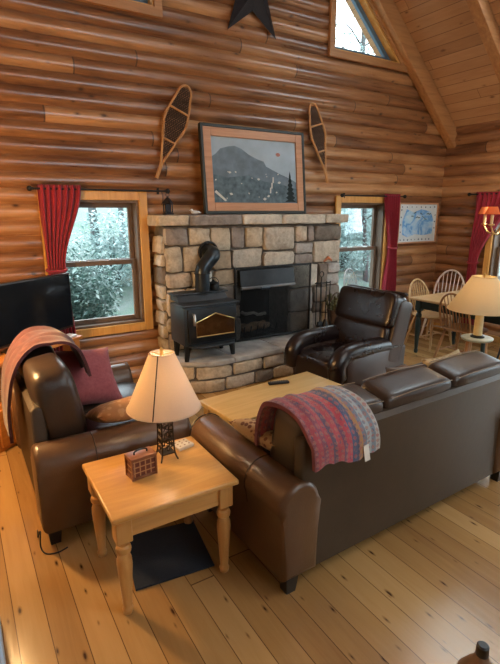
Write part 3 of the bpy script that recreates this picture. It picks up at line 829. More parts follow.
# hearth tools on the right
t = thing('fireplace_tool_stand', 'black wrought iron fireplace tool stand at the right of the hearth', 'fire tools', (3.61, 4.30, HZ))
b = B(); lathe(b, [(.085, 0), (.085, .012), (.03, .03), (.012, .04)], 16, (3.61, 4.30, HZ)); obj('base', b, 'iron', t)
b = B(); cyl(b, (3.61, 4.30, HZ + .03), (3.61, 4.30, 1.0), .009); tube(b, [(3.61 + .03 * cos(a * pi / 8), 4.30, 1.03 + .03 * sin(a * pi / 8)) for a in range(16)], .006, 6, closed=True); obj('post', b, 'iron', t)
b = B(); cyl(b, (3.50, 4.28, .93), (3.72, 4.28, .93), .007); obj('hanger_bar', b, 'iron', t)
for k, x in enumerate((3.51, 3.57, 3.655, 3.71)):
    b = B(); cyl(b, (x, 4.262, .95), (x, 4.262, .46 + .02 * k), .006)
    if k == 0: tube(b, [(x, 4.262, .46), (x + .02, 4.262, .42), (x + .05, 4.262, .44)], .006, 6); obj('poker', b, 'iron', t)
    elif k == 1: box(b, x - .04, x + .04, 4.25, 4.27, .38, .48, .01); obj('shovel', b, 'iron', t)
    elif k == 2: lathe(b, [(.012, .12), (.035, .06), (.042, 0)], 10, (x, 4.262, .38)); obj('brush', b, 'iron', t)
    else: tube(b, [(x, 4.262, .52), (x + .03, 4.262, .44), (x, 4.262, .38)], .006, 6); obj('tongs', b, 'iron', t)
t = thing('wicker_log_basket', 'dark wicker basket of dried stems on the right end of the hearth', 'basket', (3.87, 4.30, HZ))
b = B(); lathe(b, [(.07, 0), (.095, .1), (.105, .24), (.11, .26), (.098, .26), (.085, .08), (.0, .05)], 20, (3.86, 4.31, HZ + .002), Matrix.Identity(4), cap=False)
obj('basket_body', b, 'basket', t)
b = B(); tube(b, [(3.86 + .105 * cos(a), 4.31, HZ + .26 + .2 * sin(a)) for a in [k * pi / 12 for k in range(13)]], .009, 6); obj('handle', b, 'basket', t)
b = B(); random.seed(4)
for k in range(60):
    a = random.uniform(0, 2 * pi); r_ = random.uniform(0, .065); p = Vector((3.86 + r_ * cos(a), 4.31 + r_ * sin(a) * .8, HZ + .1))
    q = p + Vector((cos(a) * .08, sin(a) * .06, random.uniform(.2, .36)))
    tube(b, [p, p.lerp(q, .6) + Vector((0, 0, .03)), q], [.006, .006, .013], 5)
obj('dried_stems', b, 'moss', t)
t = tag(obj('copper_ladle', (lambda b: (tube(b, [(3.74, 4.425, 1.16), (3.80, 4.425, 1.20), (3.86, 4.425, 1.165)], [.012, .02, .012], 8), cyl(b, (3.80, 4.45, 1.2), (3.80, 4.42, 1.2), .008), b)[-1])(B()), 'copper'), 'small copper hook ornament fixed to the chimney stones above the fire tools', 'ornament')

# ------------------------------------------------------------------ mantel pieces and wall hangings
# framed picture leaning on the mantel
pm = Matrix.Translation((2.885, 4.535, 1.709)) @ Matrix.Rotation(R(-6), 4, 'X')
t = thing('framed_picture', 'large framed mountain landscape print leaning on the stone mantel', 'picture', (2.885, 4.535, 1.708))
PW, PH = .645, .885
b = B(); frame4(b, 0, -PW + .03, PW - .03, .03, PH - .03, .03, -.022, .03); bmesh.ops.transform(b, matrix=pm, verts=b.verts[:]); obj('outer_frame', b, 'frame_dark', t)
b = B(); frame4(b, 0, -PW + .115, PW - .115, .115, PH - .115, .085, -.018, .02); bmesh.ops.transform(b, matrix=pm, verts=b.verts[:]); obj('inner_frame', b, 'frame_wood', t)
def ppart(nm, polys, y, m):
    b = B()
    for poly in polys: prism(b, poly, 'y', y, y + .0015, mat=pm)
    return obj(nm, b, m, t, 0)
IW = PW - .115
ppart('sky_print', [[(-IW, .115), (IW, .115), (IW, PH - .115), (-IW, PH - .115)]], .0, 'print_sky')
ridge = [(-IW, .57), (-.48, .60), (-.42, .655), (-.33, .68), (-.25, .69), (-.17, .665), (-.08, .61), (.02, .57), (.1, .55), (.13, .50), (.3, .43), (.45, .38), (IW, .34)]
ppart('mountain_print', [ridge + [(IW, .115), (-IW, .115)]], -.0015, 'print_hill')
mead = [(-IW, .40), (-.35, .37), (-.1, .40), (.1, .34), (.3, .32), (IW, .27)]
ppart('meadow_print', [mead + [(IW, .115), (-IW, .115)]], -.003, 'print_meadow')
tree = []
for k in range(7): tree += [(.44 - .012 - .012 * (6 - k) * .9, .13 + k * .045), (.44 - .008 - .004 * (6 - k), .155 + k * .045)]
tree = tree + [(.44, .46)] + [(.88 - x, z) for x, z in tree[::-1]]
ppart('pine_print', [tree], -.0045, 'print_tree')
random.seed(5); mk = [[(-.52, .22), (-.40, .13), (-.38, .14), (-.50, .24)]]
for k in range(20):
    x, z = random.uniform(-.5, .34), random.uniform(.14, .44); s = random.uniform(.006, .016); a = random.uniform(0, 3)
    mk.append([(x + s * cos(a + q) * (1.6 if q in (0, 3.1) else .8), z + s * sin(a + q)) for q in (0, 1.5, 3.1, 4.6)])
for x, z in ((.21, .36), (.19, .30), (.17, .25)): mk.append([(x - .008, z - .03), (x + .008, z - .03), (x + .014, z + .03), (x - .004, z + .03)])
ppart('pale_animal_marks', mk, -.0055, 'print_white')
ppart('pink_mark', [[(.29 + .03 * cos(a), .63 + .02 * sin(a)) for a in [k * pi / 5 for k in range(10)]]], -.0055, 'print_pink')
# framed map
t = thing('framed_map', 'framed pale blue map print on the log wall by the room corner', 'picture', (5.655, 4.70, 1.30))
b = B(); frame4(b, 0, 5.27, 6.03, 1.315, 1.825, .022, 4.672, 4.70); obj('frame', b, 'frame_wood', t)
obj('paper', bx(5.262, 6.038, 4.684, 4.694, 1.308, 1.832), 'map_paper', t, 0)
b = B(); prism(b, [(5.34, 1.42), (5.45, 1.38), (5.6, 1.42), (5.78, 1.40), (5.96, 1.42), (5.98, 1.6), (5.90, 1.73), (5.7, 1.76), (5.55, 1.72), (5.4, 1.76), (5.33, 1.6)], 'y', 4.6815, 4.6838); obj('lake_print', b, 'map', t, 0)
b = B(); random.seed(9)
ic = [(5.31 + .075 * k, 1.345) for k in range(9)] + [(5.31 + .095 * k, 1.79) for k in range(8)] + [(5.30, 1.45 + .1 * k) for k in range(4)] + [(6.0, 1.5 + .09 * k) for k in range(3)]
for x, z in ic:
    s = random.uniform(.011, .019)
    prism(b, [(x + s * cos(a) * random.uniform(.6, 1.1), z + s * sin(a) * random.uniform(.5, 1.1)) for a in [k * pi / 3 for k in range(6)]], 'y', 4.6805, 4.6818)
for k in range(9):
    x = 5.5 + .045 * k; z = 1.66 + .04 * sin(k * 1.9)
    prism(b, [(x, z), (x + .05, z + .02 * sin(k)), (x + .045, z + .012 + .02 * sin(k)), (x, z + .014)], 'y', 4.679, 4.6804)
obj('ink_marks', b, 'map_ink', t, 0)
# star
t = thing('barn_star', 'large dark metal barn star high on the log wall', 'star', (2.907, 4.69, 3.80))
b = B(); R1, R2 = .50, .19; ce = bm_c = None
vs = []
for k in range(10):
    a = pi / 2 + k * pi / 5; r_ = R1 if k % 2 == 0 else R2
    vs.append(b.verts.new((2.907 + r_ * cos(a), 4.695, 3.895 + r_ * sin(a))))
top = b.verts.new((2.907, 4.60, 3.895)); bot = b.verts.new((2.907, 4.698, 3.895))
for k in range(10): b.faces.new((vs[k], vs[(k + 1) % 10], top)); b.faces.new((vs[k], vs[(k + 1) % 10], bot))
obj('star_body', b, 'star', t, 0)
b = B()
for k in range(5):
    a = pi / 2 + k * 2 * pi / 5; tube(b, [(2.907, 4.598, 3.895), (2.907 + .97 * R1 * cos(a), 4.69, 3.895 + .97 * R1 * sin(a))], [.006, .003], 5)
obj('raised_ridges', b, 'star', t)

def snowshoe(label, toe, tail, w, y=4.672):
    """frame bent from one strip: round toe, two sides meeting in a long tail"""
    T = Vector((toe[0], y, toe[1])); E_ = Vector((tail[0], y, tail[1])); d = (E_ - T); Ln = d.length; d.normalize(); n_ = Vector((d.z, 0, -d.x))
    t = thing('snowshoe', label, 'snowshoe', tuple(E_))
    def half(s):
        if s < .12: return w * .62 * math.sqrt(max(0, 1 - (1 - s / .12) ** 2))
        if s < .40: q = (s - .12) / .28; return w * (.62 + .38 * sin(q * pi / 2))
        if s < .82: q = (s - .40) / .42; return w * (1 - q) ** 1.05 * (1) + .008 * q
        return .008
    S = [0, .004, .012, .025, .045, .07, .1] + [.14 + .03 * k for k in range(29)]
    Lf = [T + d * s * Ln + n_ * half(s) for s in S]; Rt = [T + d * s * Ln - n_ * half(s) for s in S]
    b = B(); tube(b, Lf[::-1] + Rt[1:], .0115, 8); fr = obj('bent_frame', b, 'snow_wood', t)
    for s in (.26, .58):
        b = B(); h = half(s); tube(b, [T + d * s * Ln + n_ * h, T + d * s * Ln - n_ * h], .011, 8); obj('crossbar', b, 'snow_wood', t)
    b = B(); k = -1.2
    P0 = lambda s, q: T + d * s * Ln + n_ * q + Vector((0, .002, 0))
    step = .026
    for fam in (1, -1):
        off = -1.0
        while off < 2.2:
            seg = []; prev = None
            for i in range(90):
                s = .03 + .72 * i / 89; q = fam * (s * Ln * .62 - off * .35)
                if abs(q) < half(s): seg.append(P0(s, q))
                else:
                    if len(seg) > 1: tube(b, [seg[0], seg[-1]], .0042, 4)
                    seg = []
            if len(seg) > 1: tube(b, [seg[0], seg[-1]], .0042, 4)
            off += step / .35
    for i in range(40):
        s = .05 + .68 * i / 39; h = half(s)
        if h > .012: tube(b, [P0(s, -h), P0(s, h)], .0042, 4)
    obj('rawhide_webbing', b, 'rawhide', t)
    for sgn in (1, -1):
        b = B()
        for i in range(13):
            s = .30 + .26 * i / 12; p = P0(s, sgn * half(s)); bmesh.ops.create_uvsphere(b, u_segments=8, v_segments=6, radius=.017, matrix=Matrix.Translation(p))
        obj('lashing', b, 'snow_wood', t)
    return t
snowshoe('long wooden snowshoe left of the framed landscape with its tail down left', (2.15, 2.915), (1.785, 2.035), .12)
snowshoe('narrow wooden snowshoe right of the framed landscape with its tail down right', (3.69, 2.92), (3.965, 2.055), .105)

t = thing('tin_lantern', 'small dark tin lantern on the left end of the mantel', 'lantern', (1.86, 4.58, 1.705))
b = B(); box(b, 1.815, 1.905, 4.54, 4.62, 1.706, 1.72, .004); obj('base', b, 'star', t)
b = B(); frame4(b, 0, 1.832, 1.888, 1.735, 1.80, .012, 4.545, 4.555); frame4(b, 0, 1.832, 1.888, 1.735, 1.80, .012, 4.605, 4.615); box(b, 1.835, 1.885, 4.556, 4.604, 1.72, 1.81); obj('body', b, 'star', t)
b = B(); lathe(b, [(.062, 0), (.03, .04), (.012, .055), (.008, .07)], 4, (1.86, 4.58, 1.812)); obj('roof', b, 'star', t)
b = B(); tube(b, [(1.86 + .018 * cos(a * pi / 6), 4.58, 1.893 + .018 * sin(a * pi / 6)) for a in range(12)], .003, 5, closed=True); obj('ring', b, 'star', t)
t = thing('ceramic_bird', 'small white ceramic bird on the mantel beside the landscape frame', 'figurine', (2.13, 4.52, 1.705))
b = B(); superbox(b, 2.12, 4.52, 1.728, .038, .02, .02, 2.2, 6); superbox(b, 2.085, 4.52, 1.748, .016, .014, .014, 2, 5)
tube(b, [(2.15, 4.52, 1.73), (2.19, 4.52, 1.722)], [.016, .006], 7); tube(b, [(2.072, 4.52, 1.748), (2.058, 4.52, 1.745)], [.005, .001], 6); obj('body', b, 'ceramic', t)

# ------------------------------------------------------------------ sofas
def arm_profile(x0, w, zt, flip):
    """outline of a rolled arm in (x,z): x0 = outer side"""
    r_ = w * .5; cx = x0 + r_ if not flip else x0 - r_; cz = zt - r_
    s = -1 if not flip else 1
    pts = [(cx - s * (r_ - .002), .10), (cx + s * (r_ - .022), .10), (cx + s * (r_ - .018), cz - r_ * .95)]
    for k in range(0, 15):
        an = -.42 + (pi + .42) * k / 14; pts.append((cx + s * r_ * cos(an), cz + r_ * sin(an)))
    return pts if len(pts) else None
def sofa(name, label, W, D, loc, rotz, ncush, mats, back_top=.775, arm_w=.27, arm_z=.59, cush_top=.885, group=None, inset=.13, bc_in=.135, ce=9):
    t = thing(name, label, 'sofa', loc, rotz, group)
    mb, ma, mk_ = mats
    b = B(); box(b, arm_w - .05, W - arm_w + .05, .075, D - .06, .10, .30, .02); obj('base', b, mb, t, local=True)
    b = B(); prism(b, [(.02, .10), (.09, .10), (.10, back_top - .02), (.085, back_top), (.045, back_top + .003), (.022, back_top - .018)], 'x', inset, W - inset, .018, 3)
    obj('back', b, mk_, t, local=True)
    for fl in (False, True):
        x0 = 0 if not fl else W
        b = B(); prism(b, arm_profile(x0, arm_w, arm_z, fl), 'y', .0, D - .02, .03, 4); a_ = obj('arm', b, ma, t, 50, local=True)
        b = B(); pr = arm_profile(x0, arm_w, arm_z, fl); ccx = sum(p[0] for p in pr) / len(pr); ccz = sum(p[1] for p in pr) / len(pr)
        for yy in (.30, D - .03):
            b = B(); tube(b, [(ccx + (p[0] - ccx) * 1.004, yy, ccz + (p[1] - ccz) * 1.004) for p in pr[2:]], .0035, 5)
            obj('seam', b, mb, a_, local=True)
    inner = W - 2 * arm_w; cw = inner / ncush
    bw = (W - 2 * bc_in) / ncush
    for k in range(ncush):
        xc = arm_w + cw * (k + .5)
        b = B(); superbox(b, xc, (.30 + D) / 2, .385, cw / 2 - .004, (D - .30) / 2, .095, 5.5, 9, fn=lambda q: Vector((q.x, q.y, q.z + .12 * (1 - q.x ** 2) * (1 - q.y ** 2) * (q.z > 0))))
        obj('seat_cushion', b, mb, t, 80, local=True)
        cw_ = cw; xc = bc_in + bw * (k + .5); cw = bw; mt = Matrix.Translation((xc, .20, .46)) @ Matrix.Rotation(R(10), 4, 'X')
        zc = (cush_top - .46) / 2
        b = B(); superbox(b, 0, .02, zc, cw / 2 - .002, .11, zc, ce, 12, mt, fn=lambda q: Vector((q.x, q.y * (1 + .12 * (1 - q.z ** 2) * (1 - q.x ** 2)), q.z + .03 * (1 - q.x ** 2) * (q.z > 0))))
        c_ = obj('back_cushion', b, mb, t, 80, local=True)
        for yy in (-.082, .122) if ce > 8 else ():
            b = B(); tube(b, [mt @ Vector((u * (cw / 2 - .03), yy, zc * 2 - .008 + .010 * (1 - u * u))) for u in [q / 8 - 1 for q in range(17)]], .0028, 5)
            obj('stitching', b, 'piping', c_, local=True)
        cw = cw_
    for x in (.09, W - .09):
        for y in (.06, D - .1):
            b = B(); r2 = .028; prism(b, [(x - r2 * 1.3, y - r2 * 1.3), (x + r2 * 1.3, y - r2 * 1.3), (x + r2 * 1.3, y + r2 * 1.3), (x - r2 * 1.3, y + r2 * 1.3)], 'z', 0.0, .102)
            for v in b.verts:
                if v.co.z < .01: v.co.x = x + (v.co.x - x) * .7; v.co.y = y + (v.co.y - y) * .7
            obj('leg', b, 'black_wood', t, 0, local=True)
    return t
sofa('leather_sofa', 'long dark brown leather sofa seen from behind at the right', 1.94, .92, (1.065, 1.475, 0), R(1.8), 3, ('leather', 'leather_arm', 'leather_back'), .775, .225, .585, .86)
sofa('leather_loveseat', 'brown leather loveseat at the left facing the coffee table', 1.34, .88, (.215, 3.73, 0), -pi / 2, 2, ('leather', 'leather_arm', 'leather_back'), .735, .235, .57, .92, inset=.205, bc_in=.18, ce=5)

# throw over the big sofa (path in y,z; swept in x)
b = B(); uvl = b.loops.layers.uv.new('UVMap')
path = smooth_path([(1.865, .60), (1.845, .70), (1.81, .79), (1.765, .858), (1.69, .882), (1.61, .878), (1.54, .852), (1.487, .80), (1.458, .75), (1.452, .70), (1.45, .645)], 5)
def pl(u, s, q):
    x = 1.175 + .405 * u + .02 * s * (1 - u) - .02 * sin(s * 5)
    wob = .008 * sin(u * 9 + s * 4) + .006 * sin(u * 21 + s * 13)
    dz = .014 * sin(u * 7) * (s > .8) * (s - .8) * 5
    return Vector((x, q.x - wob * .35 * (s > .85), q.y + abs(wob) + dz))
sheet(b, path, 26, pl, .022, uvl)
t = thing('patterned_throw', 'red and blue patterned woven throw over the near end of the long sofa back', 'blanket', (1.36, 1.6, .8))
obj('woven_cloth', b, 'throw', t, 60)
b = B(); sheet(b, [Vector((1.437, .70)), Vector((1.433, .655)), Vector((1.431, .62))], 2, lambda u, s, q: Vector((1.49 + .032 * u + .012 * s, q.x, q.y + .004 * u)), .002); obj('care_tag', b, 'white_tag', t, 0)

# pillows on the sofas
def pil(name, label, w, h, th, m, mt, pinch=.1):
    b = B(); pillow(b, w, h, th, mt, 18, pinch); t = tag(obj(name, b, m, None, 80), label, 'pillow')
    return t
def mtx(loc, rx, ry, rz): return Matrix.Translation(loc) @ Matrix.Rotation(R(rz), 4, 'Z') @ Matrix.Rotation(R(ry), 4, 'Y') @ Matrix.Rotation(R(rx), 4, 'X')
pil('throw_pillow', 'tan pillow with brown dots leaning on the near arm of the long sofa', .40, .38, .12, 'tan_pillow', mtx((1.345, 1.925, .575), 0, 24, 8))
pil('throw_pillow', 'straw coloured pillow on the far half of the long sofa seat', .42, .40, .15, 'olive_pillow', mtx((2.76, 1.92, .615), 66, 0, 3))
pil('throw_pillow', 'dark brown pillow beside the straw coloured pillow on the long sofa', .34, .36, .15, 'brown_cloth', mtx((2.42, 1.95, .61), 68, 0, -6))
pil('throw_pillow', 'rust patterned pillow lying against the near arm of the loveseat', .56, .34, .13, 'orange_pillow', mtx((.82, 2.665, .60), -20, 0, 4))
pil('throw_pillow', 'mauve pillow against the far back cushion of the loveseat', .54, .46, .17, 'mauve', mtx((.625, 3.23, .65), 46, 8, 10))
# plum throw over the loveseat back
b = B(); path = smooth_path([(.15, .44), (.155, .60), (.175, .72), (.20, .80), (.25, .885), (.335, .955), (.43, .972), (.52, .955), (.585, .905), (.62, .82), (.64, .73)], 5)
def pl(u, s, q):
    wob = .012 * sin(u * 8 + s * 5) + .008 * sin(u * 17 - s * 11)
    return Vector((q.x + .3 * wob, 2.94 + .42 * u + .04 * sin(s * 4) + .12 * (s - .5), q.y + abs(wob)))
sheet(b, path, 26, pl, .018)
tag(obj('plum_throw', b, 'purple', None, 70), 'faded plum throw draped over the far back cushion of the loveseat', 'blanket')

# ------------------------------------------------------------------ recliner
rc = thing('recliner', 'dark oxblood leather recliner in front of the right window', 'armchair', (3.10, 3.27, 0), R(90 + 4))
# local frame: +y is the way it faces, x across
RW = .78
b = B(); box(b, -RW / 2 + .10, RW / 2 - .10, -.36, .34, .06, .30, .03, 3); obj('base', b, 'recliner_side', rc, local=True)
b = B(); superbox(b, 0, .12, .385, .245, .34, .10, 5, 9); obj('seat_cushion', b, 'recliner', rc, 80, local=True)
b = B(); superbox(b, 0, .415, .255, .25, .05, .19, 6, 9); obj('footrest', b, 'recliner', rc, 80, local=True)
for s in (-1, 1):
    b = B(); xo = s * RW / 2; xi = s * (RW / 2 - .19)
    prof = [(-.38, .05), (.36, .05), (.38, .30), (.40, .42), (.385, .49), (.30, .515), (-.30, .53), (-.40, .52)]
    prism(b, prof, 'x', min(xo - s * .025, xi + s * .03), max(xo - s * .025, xi + s * .03), .025, 3); a_ = obj('arm', b, 'recliner_side', rc, 50, local=True)
    b = B()
    tube(b, smooth_path([(s * (RW / 2 - .10), -.36, .525), (s * (RW / 2 - .10), -.1, .545), (s * (RW / 2 - .10), .2, .55), (s * (RW / 2 - .10), .35, .535), (s * (RW / 2 - .10), .43, .47), (s * (RW / 2 - .10), .435, .38), (s * (RW / 2 - .10), .41, .30)], 4), [.07] + [.082] * 22 + [.06, .045], 14)
    obj('arm_pad', b, 'recliner', a_, 80, local=True)
mt = Matrix.Translation((0, -.19, .365)) @ Matrix.Rotation(R(16), 4, 'X')
b = B(); superbox(b, 0, -.07, .31, .30, .07, .33, 7, 9, mt); obj('back_shell', b, 'recliner_side', rc, 80, local=True)
for nm, z0, z1, hw, hy in (('back_cushion', -.02, .335, .335, .10), ('head_cushion', .315, .635, .355, .105)):
    b = B(); superbox(b, 0, .045, (z0 + z1) / 2, hw, hy, (z1 - z0) / 2 + .01, 7, 12, mt, fn=lambda q: Vector((q.x, q.y + .10 * q.x * q.x, q.z + .05 * q.x * q.x * (q.z > 0)))); obj(nm, b, 'recliner', rc, 80, local=True)
b = B(); tube(b, [mt @ Vector((u * .365, .0 + .02 * u * u, .625 + .03 * u * u)) for u in [k / 8 - 1 for k in range(17)]], [.012 + .03 * (1 - abs(k / 8 - 1) ** 4) for k in range(17)], 10); obj('top_roll', b, 'recliner', rc, 80, local=True)
for s in (-1, 1):
    b = B(); superbox(b, s * .335, -.02, .30, .035, .10, .30, 6, 8, mt); obj('side_wing', b, 'recliner_side', rc, 80, local=True)
for x in (-.26, .26):
    for y in (-.30, .28):
        b = B(); cyl(b, (x, y, 0), (x, y, .07), .022, .028); obj('foot', b, 'black_wood', rc, local=True)

# ------------------------------------------------------------------ tables
def turned_leg(x, y, h, block, r_, m, parent, name='leg', local=False):
    b = B(); box(b, x - r_, x + r_, y - r_, y + r_, h - block, h, .004, 1)
    hh = h - block
    pr = [(.52, 0), (.62, .012), (.66, .04), (.72, .062), (.62, .085), (.54, .10), (.60, .14), (.74, .35), (.90, .56), (.98, .68), (.94, .76), (.72, .815), (.66, .83), (.90, .85), (.98, .885), (.90, .92), (.66, .94), (.70, .965), (.92, 1.0)]
    lathe(b, [(q * r_, z * hh) for q, z in pr], 18, (x, y, 0)); return obj(name, b, m, parent, 35, local)
et = thing('end_table', 'honey pine end table with turned legs between the two sofas', 'table', (.705, 2.015, 0))
ex0, ex1, ey0, ey1, ez = .412, 1.012, 1.748, 2.285, .52
obj('tabletop', bx(ex0, ex1, ey0, ey1, ez - .027, ez, .008, 3), 'oak', et)
for x in (ex0 + .052, ex1 - .058):
    for y in (ey0 + .055, ey1 - .05): turned_leg(x, y, ez - .028, .115, .035, 'oakl', et)
for nm, bb in (('apron', (ex0 + .087, ex1 - .093, ey0 + .035, ey0 + .055)), ('apron', (ex0 + .087, ex1 - .093, ey1 - .055, ey1 - .035)), ('apron', (ex0 + .035, ex0 + .055, ey0 + .09, ey1 - .085)), ('apron', (ex1 - .06, ex1 - .04, ey0 + .09, ey1 - .085))):
    obj(nm, bx(bb[0], bb[1], bb[2], bb[3], ez - .125, ez - .028), 'oak', et)
ct = thing('coffee_table', 'pale pine coffee table in the middle of the seating', 'table', (1.93, 2.77, 0), R(5.5))
cw, cd = .535, .235
b = B(); box(b, -cw, cw, -cd, cd, .385, .42, .008, 3); obj('tabletop', b, 'birch', ct, local=True)
for x in (-cw + .06, cw - .06):
    for y in (-cd + .05, cd - .05): turned_leg(x, y, .384, .13, .033, 'birchl', ct, local=True)
for bb in ((-cw + .095, cw - .095, -cd + .03, -cd + .05), (-cw + .095, cw - .095, cd - .05, cd - .03), (-cw + .04, -cw + .06, -cd + .085, cd - .085), (cw - .06, cw - .04, -cd + .085, cd - .085)):
    b = B(); box(b, bb[0], bb[1], bb[2], bb[3], .29, .384); obj('apron', b, 'birch', ct, local=True)
t = thing('remote_control', 'black remote control on the pale coffee table', 'remote', (2.06, 2.93, .421), R(-14))
b = B(); box(b, -.085, .085, -.022, .022, 0, .018, .006, 2); obj('body', b, 'remote', t, local=True)
b = B()
for i in range(7):
    for j in range(3): box(b, -.065 + i * .018, -.055 + i * .018, -.014 + j * .011, -.007 + j * .011, .018, .0205)
obj('keys', b, 'remote_key', t, 0, local=True)

# floor mat and cord
b = B(); pts = [(.53, 1.90), (.925, 1.853), (.985, 2.235), (.60, 2.30)]; prism(b, pts, 'z', .001, .014, .004, 2)
tag(obj('floor_mat', b, 'mat'), 'dark navy mat on the floor under the end table', 'mat')
b = B(); tube(b, smooth_path([(.205, 2.62, .006), (.195, 2.52, .03), (.205, 2.46, .10), (.195, 2.43, .03), (.215, 2.39, .006), (.27, 2.37, .006), (.32, 2.385, .006)], 6), .0035, 6)
tag(obj('power_cord', b, 'cord'), 'black power cord looped on the floor behind the loveseat corner', 'cord')

# lamp on the end table
LX, LY = .797, 2.118
lp = thing('table_lamp', 'lit table lamp with bronze lattice column on the end table', 'lamp', (LX, LY, ez))
b = B()
for sx in (-1, 1):
    for sy in (-1, 1):
        tube(b, smooth_path([(LX + sx * .046, LY + sy * .046, ez + .004), (LX + sx * .036, LY + sy * .036, ez + .03), (LX + sx * .031, LY + sy * .031, ez + .08), (LX + sx * .027, LY + sy * .027, ez + .28)], 4), .0045, 6)
for z in (.035, .28): box(b, LX - .036 + .02 * z, LX + .036 - .02 * z, LY - .036 + .02 * z, LY + .036 - .02 * z, ez + z, ez + z + .006)
obj('column_frame', b, 'lattice', lp)
b = B()
for face in range(4):
    rm = Matrix.Translation((LX, LY, ez)) @ Matrix.Rotation(face * pi / 2, 4, 'Z')
    for k in range(6):
        z = .065 + k * .038; ww = .030 - .004 * k / 6
        for sgn in (1, -1):
            tube(b, [rm @ Vector((sgn * (.013 * cos(a) * (1 - a / 9) + .002), -ww - .001, z + .017 * sin(a) * (1 - a / 12))) for a in [q * .55 for q in range(11)]], .0028, 5)
        tube(b, [rm @ Vector((-ww, -ww - .001, z + .02)), rm @ Vector((ww, -ww - .001, z + .02))], .0022, 4)
obj('scroll_lattice', b, 'lattice', lp)
def lamp_shade(t, x, y, z0, z1, r0, r1, m, ns=48):
    b = B(); lathe(b, [(r0, z0), (r1, z1), (r1 - .002, z1), (r0 - .002, z0), (r0, z0)], ns, (x, y, 0), cap=False); s = obj('shade', b, m, t, 60)
    b = B()
    for r_, z in ((r0, z0 + .002), (r1, z1 - .002)):
        b = B(); tube(b, [(x + r_ * cos(a * pi / 20), y + r_ * sin(a * pi / 20), z) for a in range(40)], .0035, 6, closed=True); obj('rim', b, m, s)
    b = B()
    for k in range(3):
        a = k * 2 * pi / 3; cyl(b, (x, y, z1 - .012), (x + (r1 - .002) * cos(a), y + (r1 - .002) * sin(a), z1 - .006), .002)
    tube(b, [(x + .04 * sin(a) , y, z0 + .02 + (z1 - z0 - .03) * (1 - cos(a)) / 2 ) for a in [q * pi / 10 for q in range(11)]], .002, 5)
    tube(b, [(x - .04 * sin(a) , y, z0 + .02 + (z1 - z0 - .03) * (1 - cos(a)) / 2 ) for a in [q * pi / 10 for q in range(11)]], .002, 5)
    obj('harp', b, 'brass', t)
    b = B(); lathe(b, [(.004, -.012), (.01, 0), (.008, .008), (.011, .016), (.003, .028)], 10, (x, y, z1)); obj('finial', b, 'brass', t)
    b = B(); bmesh.ops.create_uvsphere(b, u_segments=14, v_segments=10, radius=.028, matrix=Matrix.Translation((x, y, z0 + (z1 - z0) * .48))); obj('bulb', b, 'bulb', t)
    b = B(); cyl(b, (x, y, z0 - .0), (x, y, z0 + (z1 - z0) * .35), .014); obj('socket', b, 'brass', t)
    return s
sh = lamp_shade(lp, LX, LY, .80, 1.082, .182, .060, 'shade')
b = B(); a = R(232)
for k in range(1):
    tube(b, [(LX + (.183 * (1 - q) + .061 * q) * cos(a), LY + (.183 * (1 - q) + .061 * q) * sin(a), .80 + .282 * q) for q in (0, .5, 1)], .0032, 5)
obj('shade_seam', b, 'lattice', sh)
b = B(); cyl(b, (LX, LY, ez + .28), (LX, LY, .82), .008); obj('neck', b, 'lattice', lp)

t = thing('keepsake_box', 'small plaid sided wooden box with a handle on the end table', 'box', (.637, 2.035, ez), R(6))
b = B(); box(b, -.058, .058, -.034, .034, .012, .094, .002, 1); obj('woven_sides', b, 'box_side', t, local=True)
b = B()
for x in (-.06, .06):
    for y in (-.036, .036): box(b, x - .005, x + .005, y - .005, y + .005, 0, .098, .002, 1)
box(b, -.064, .064, -.04, .04, .0, .013, .003, 1); obj('frame', b, 'box_wood', t, local=True)
b = B(); box(b, -.066, .066, -.042, .042, .096, .112, .004, 2); l_ = obj('lid', b, 'box_wood', t, local=True)
b = B(); tube(b, smooth_path([(-.032, 0, .112), (-.03, 0, .126), (0, 0, .132), (.03, 0, .126), (.032, 0, .112)], 4), .004, 6); obj('handle', b, 'iron', l_, local=True)
t = thing('coaster_stack', 'ivory dotted coaster set beside the lamp on the end table', 'coaster', (.915, 2.19, ez), R(12))
b = B(); box(b, -.048, .048, -.042, .042, .001, .02, .004, 2); obj('coasters', b, 'coaster', t, local=True)
b = B()
for i in range(3):
    for j in range(3): lathe(b, [(.005, .0201), (.005, .0212)], 8, (-.028 + .028 * i, -.024 + .024 * j, 0))
obj('dots', b, 'coaster_dot', t, 0, local=True)

# ------------------------------------------------------------------ television corner
ang = math.atan2(.6, .8)
ts = thing('television_stand', 'orange wood corner cabinet under the television', 'cabinet', (.484, 3.985, 0), ang)
b = B(); TZ = .675
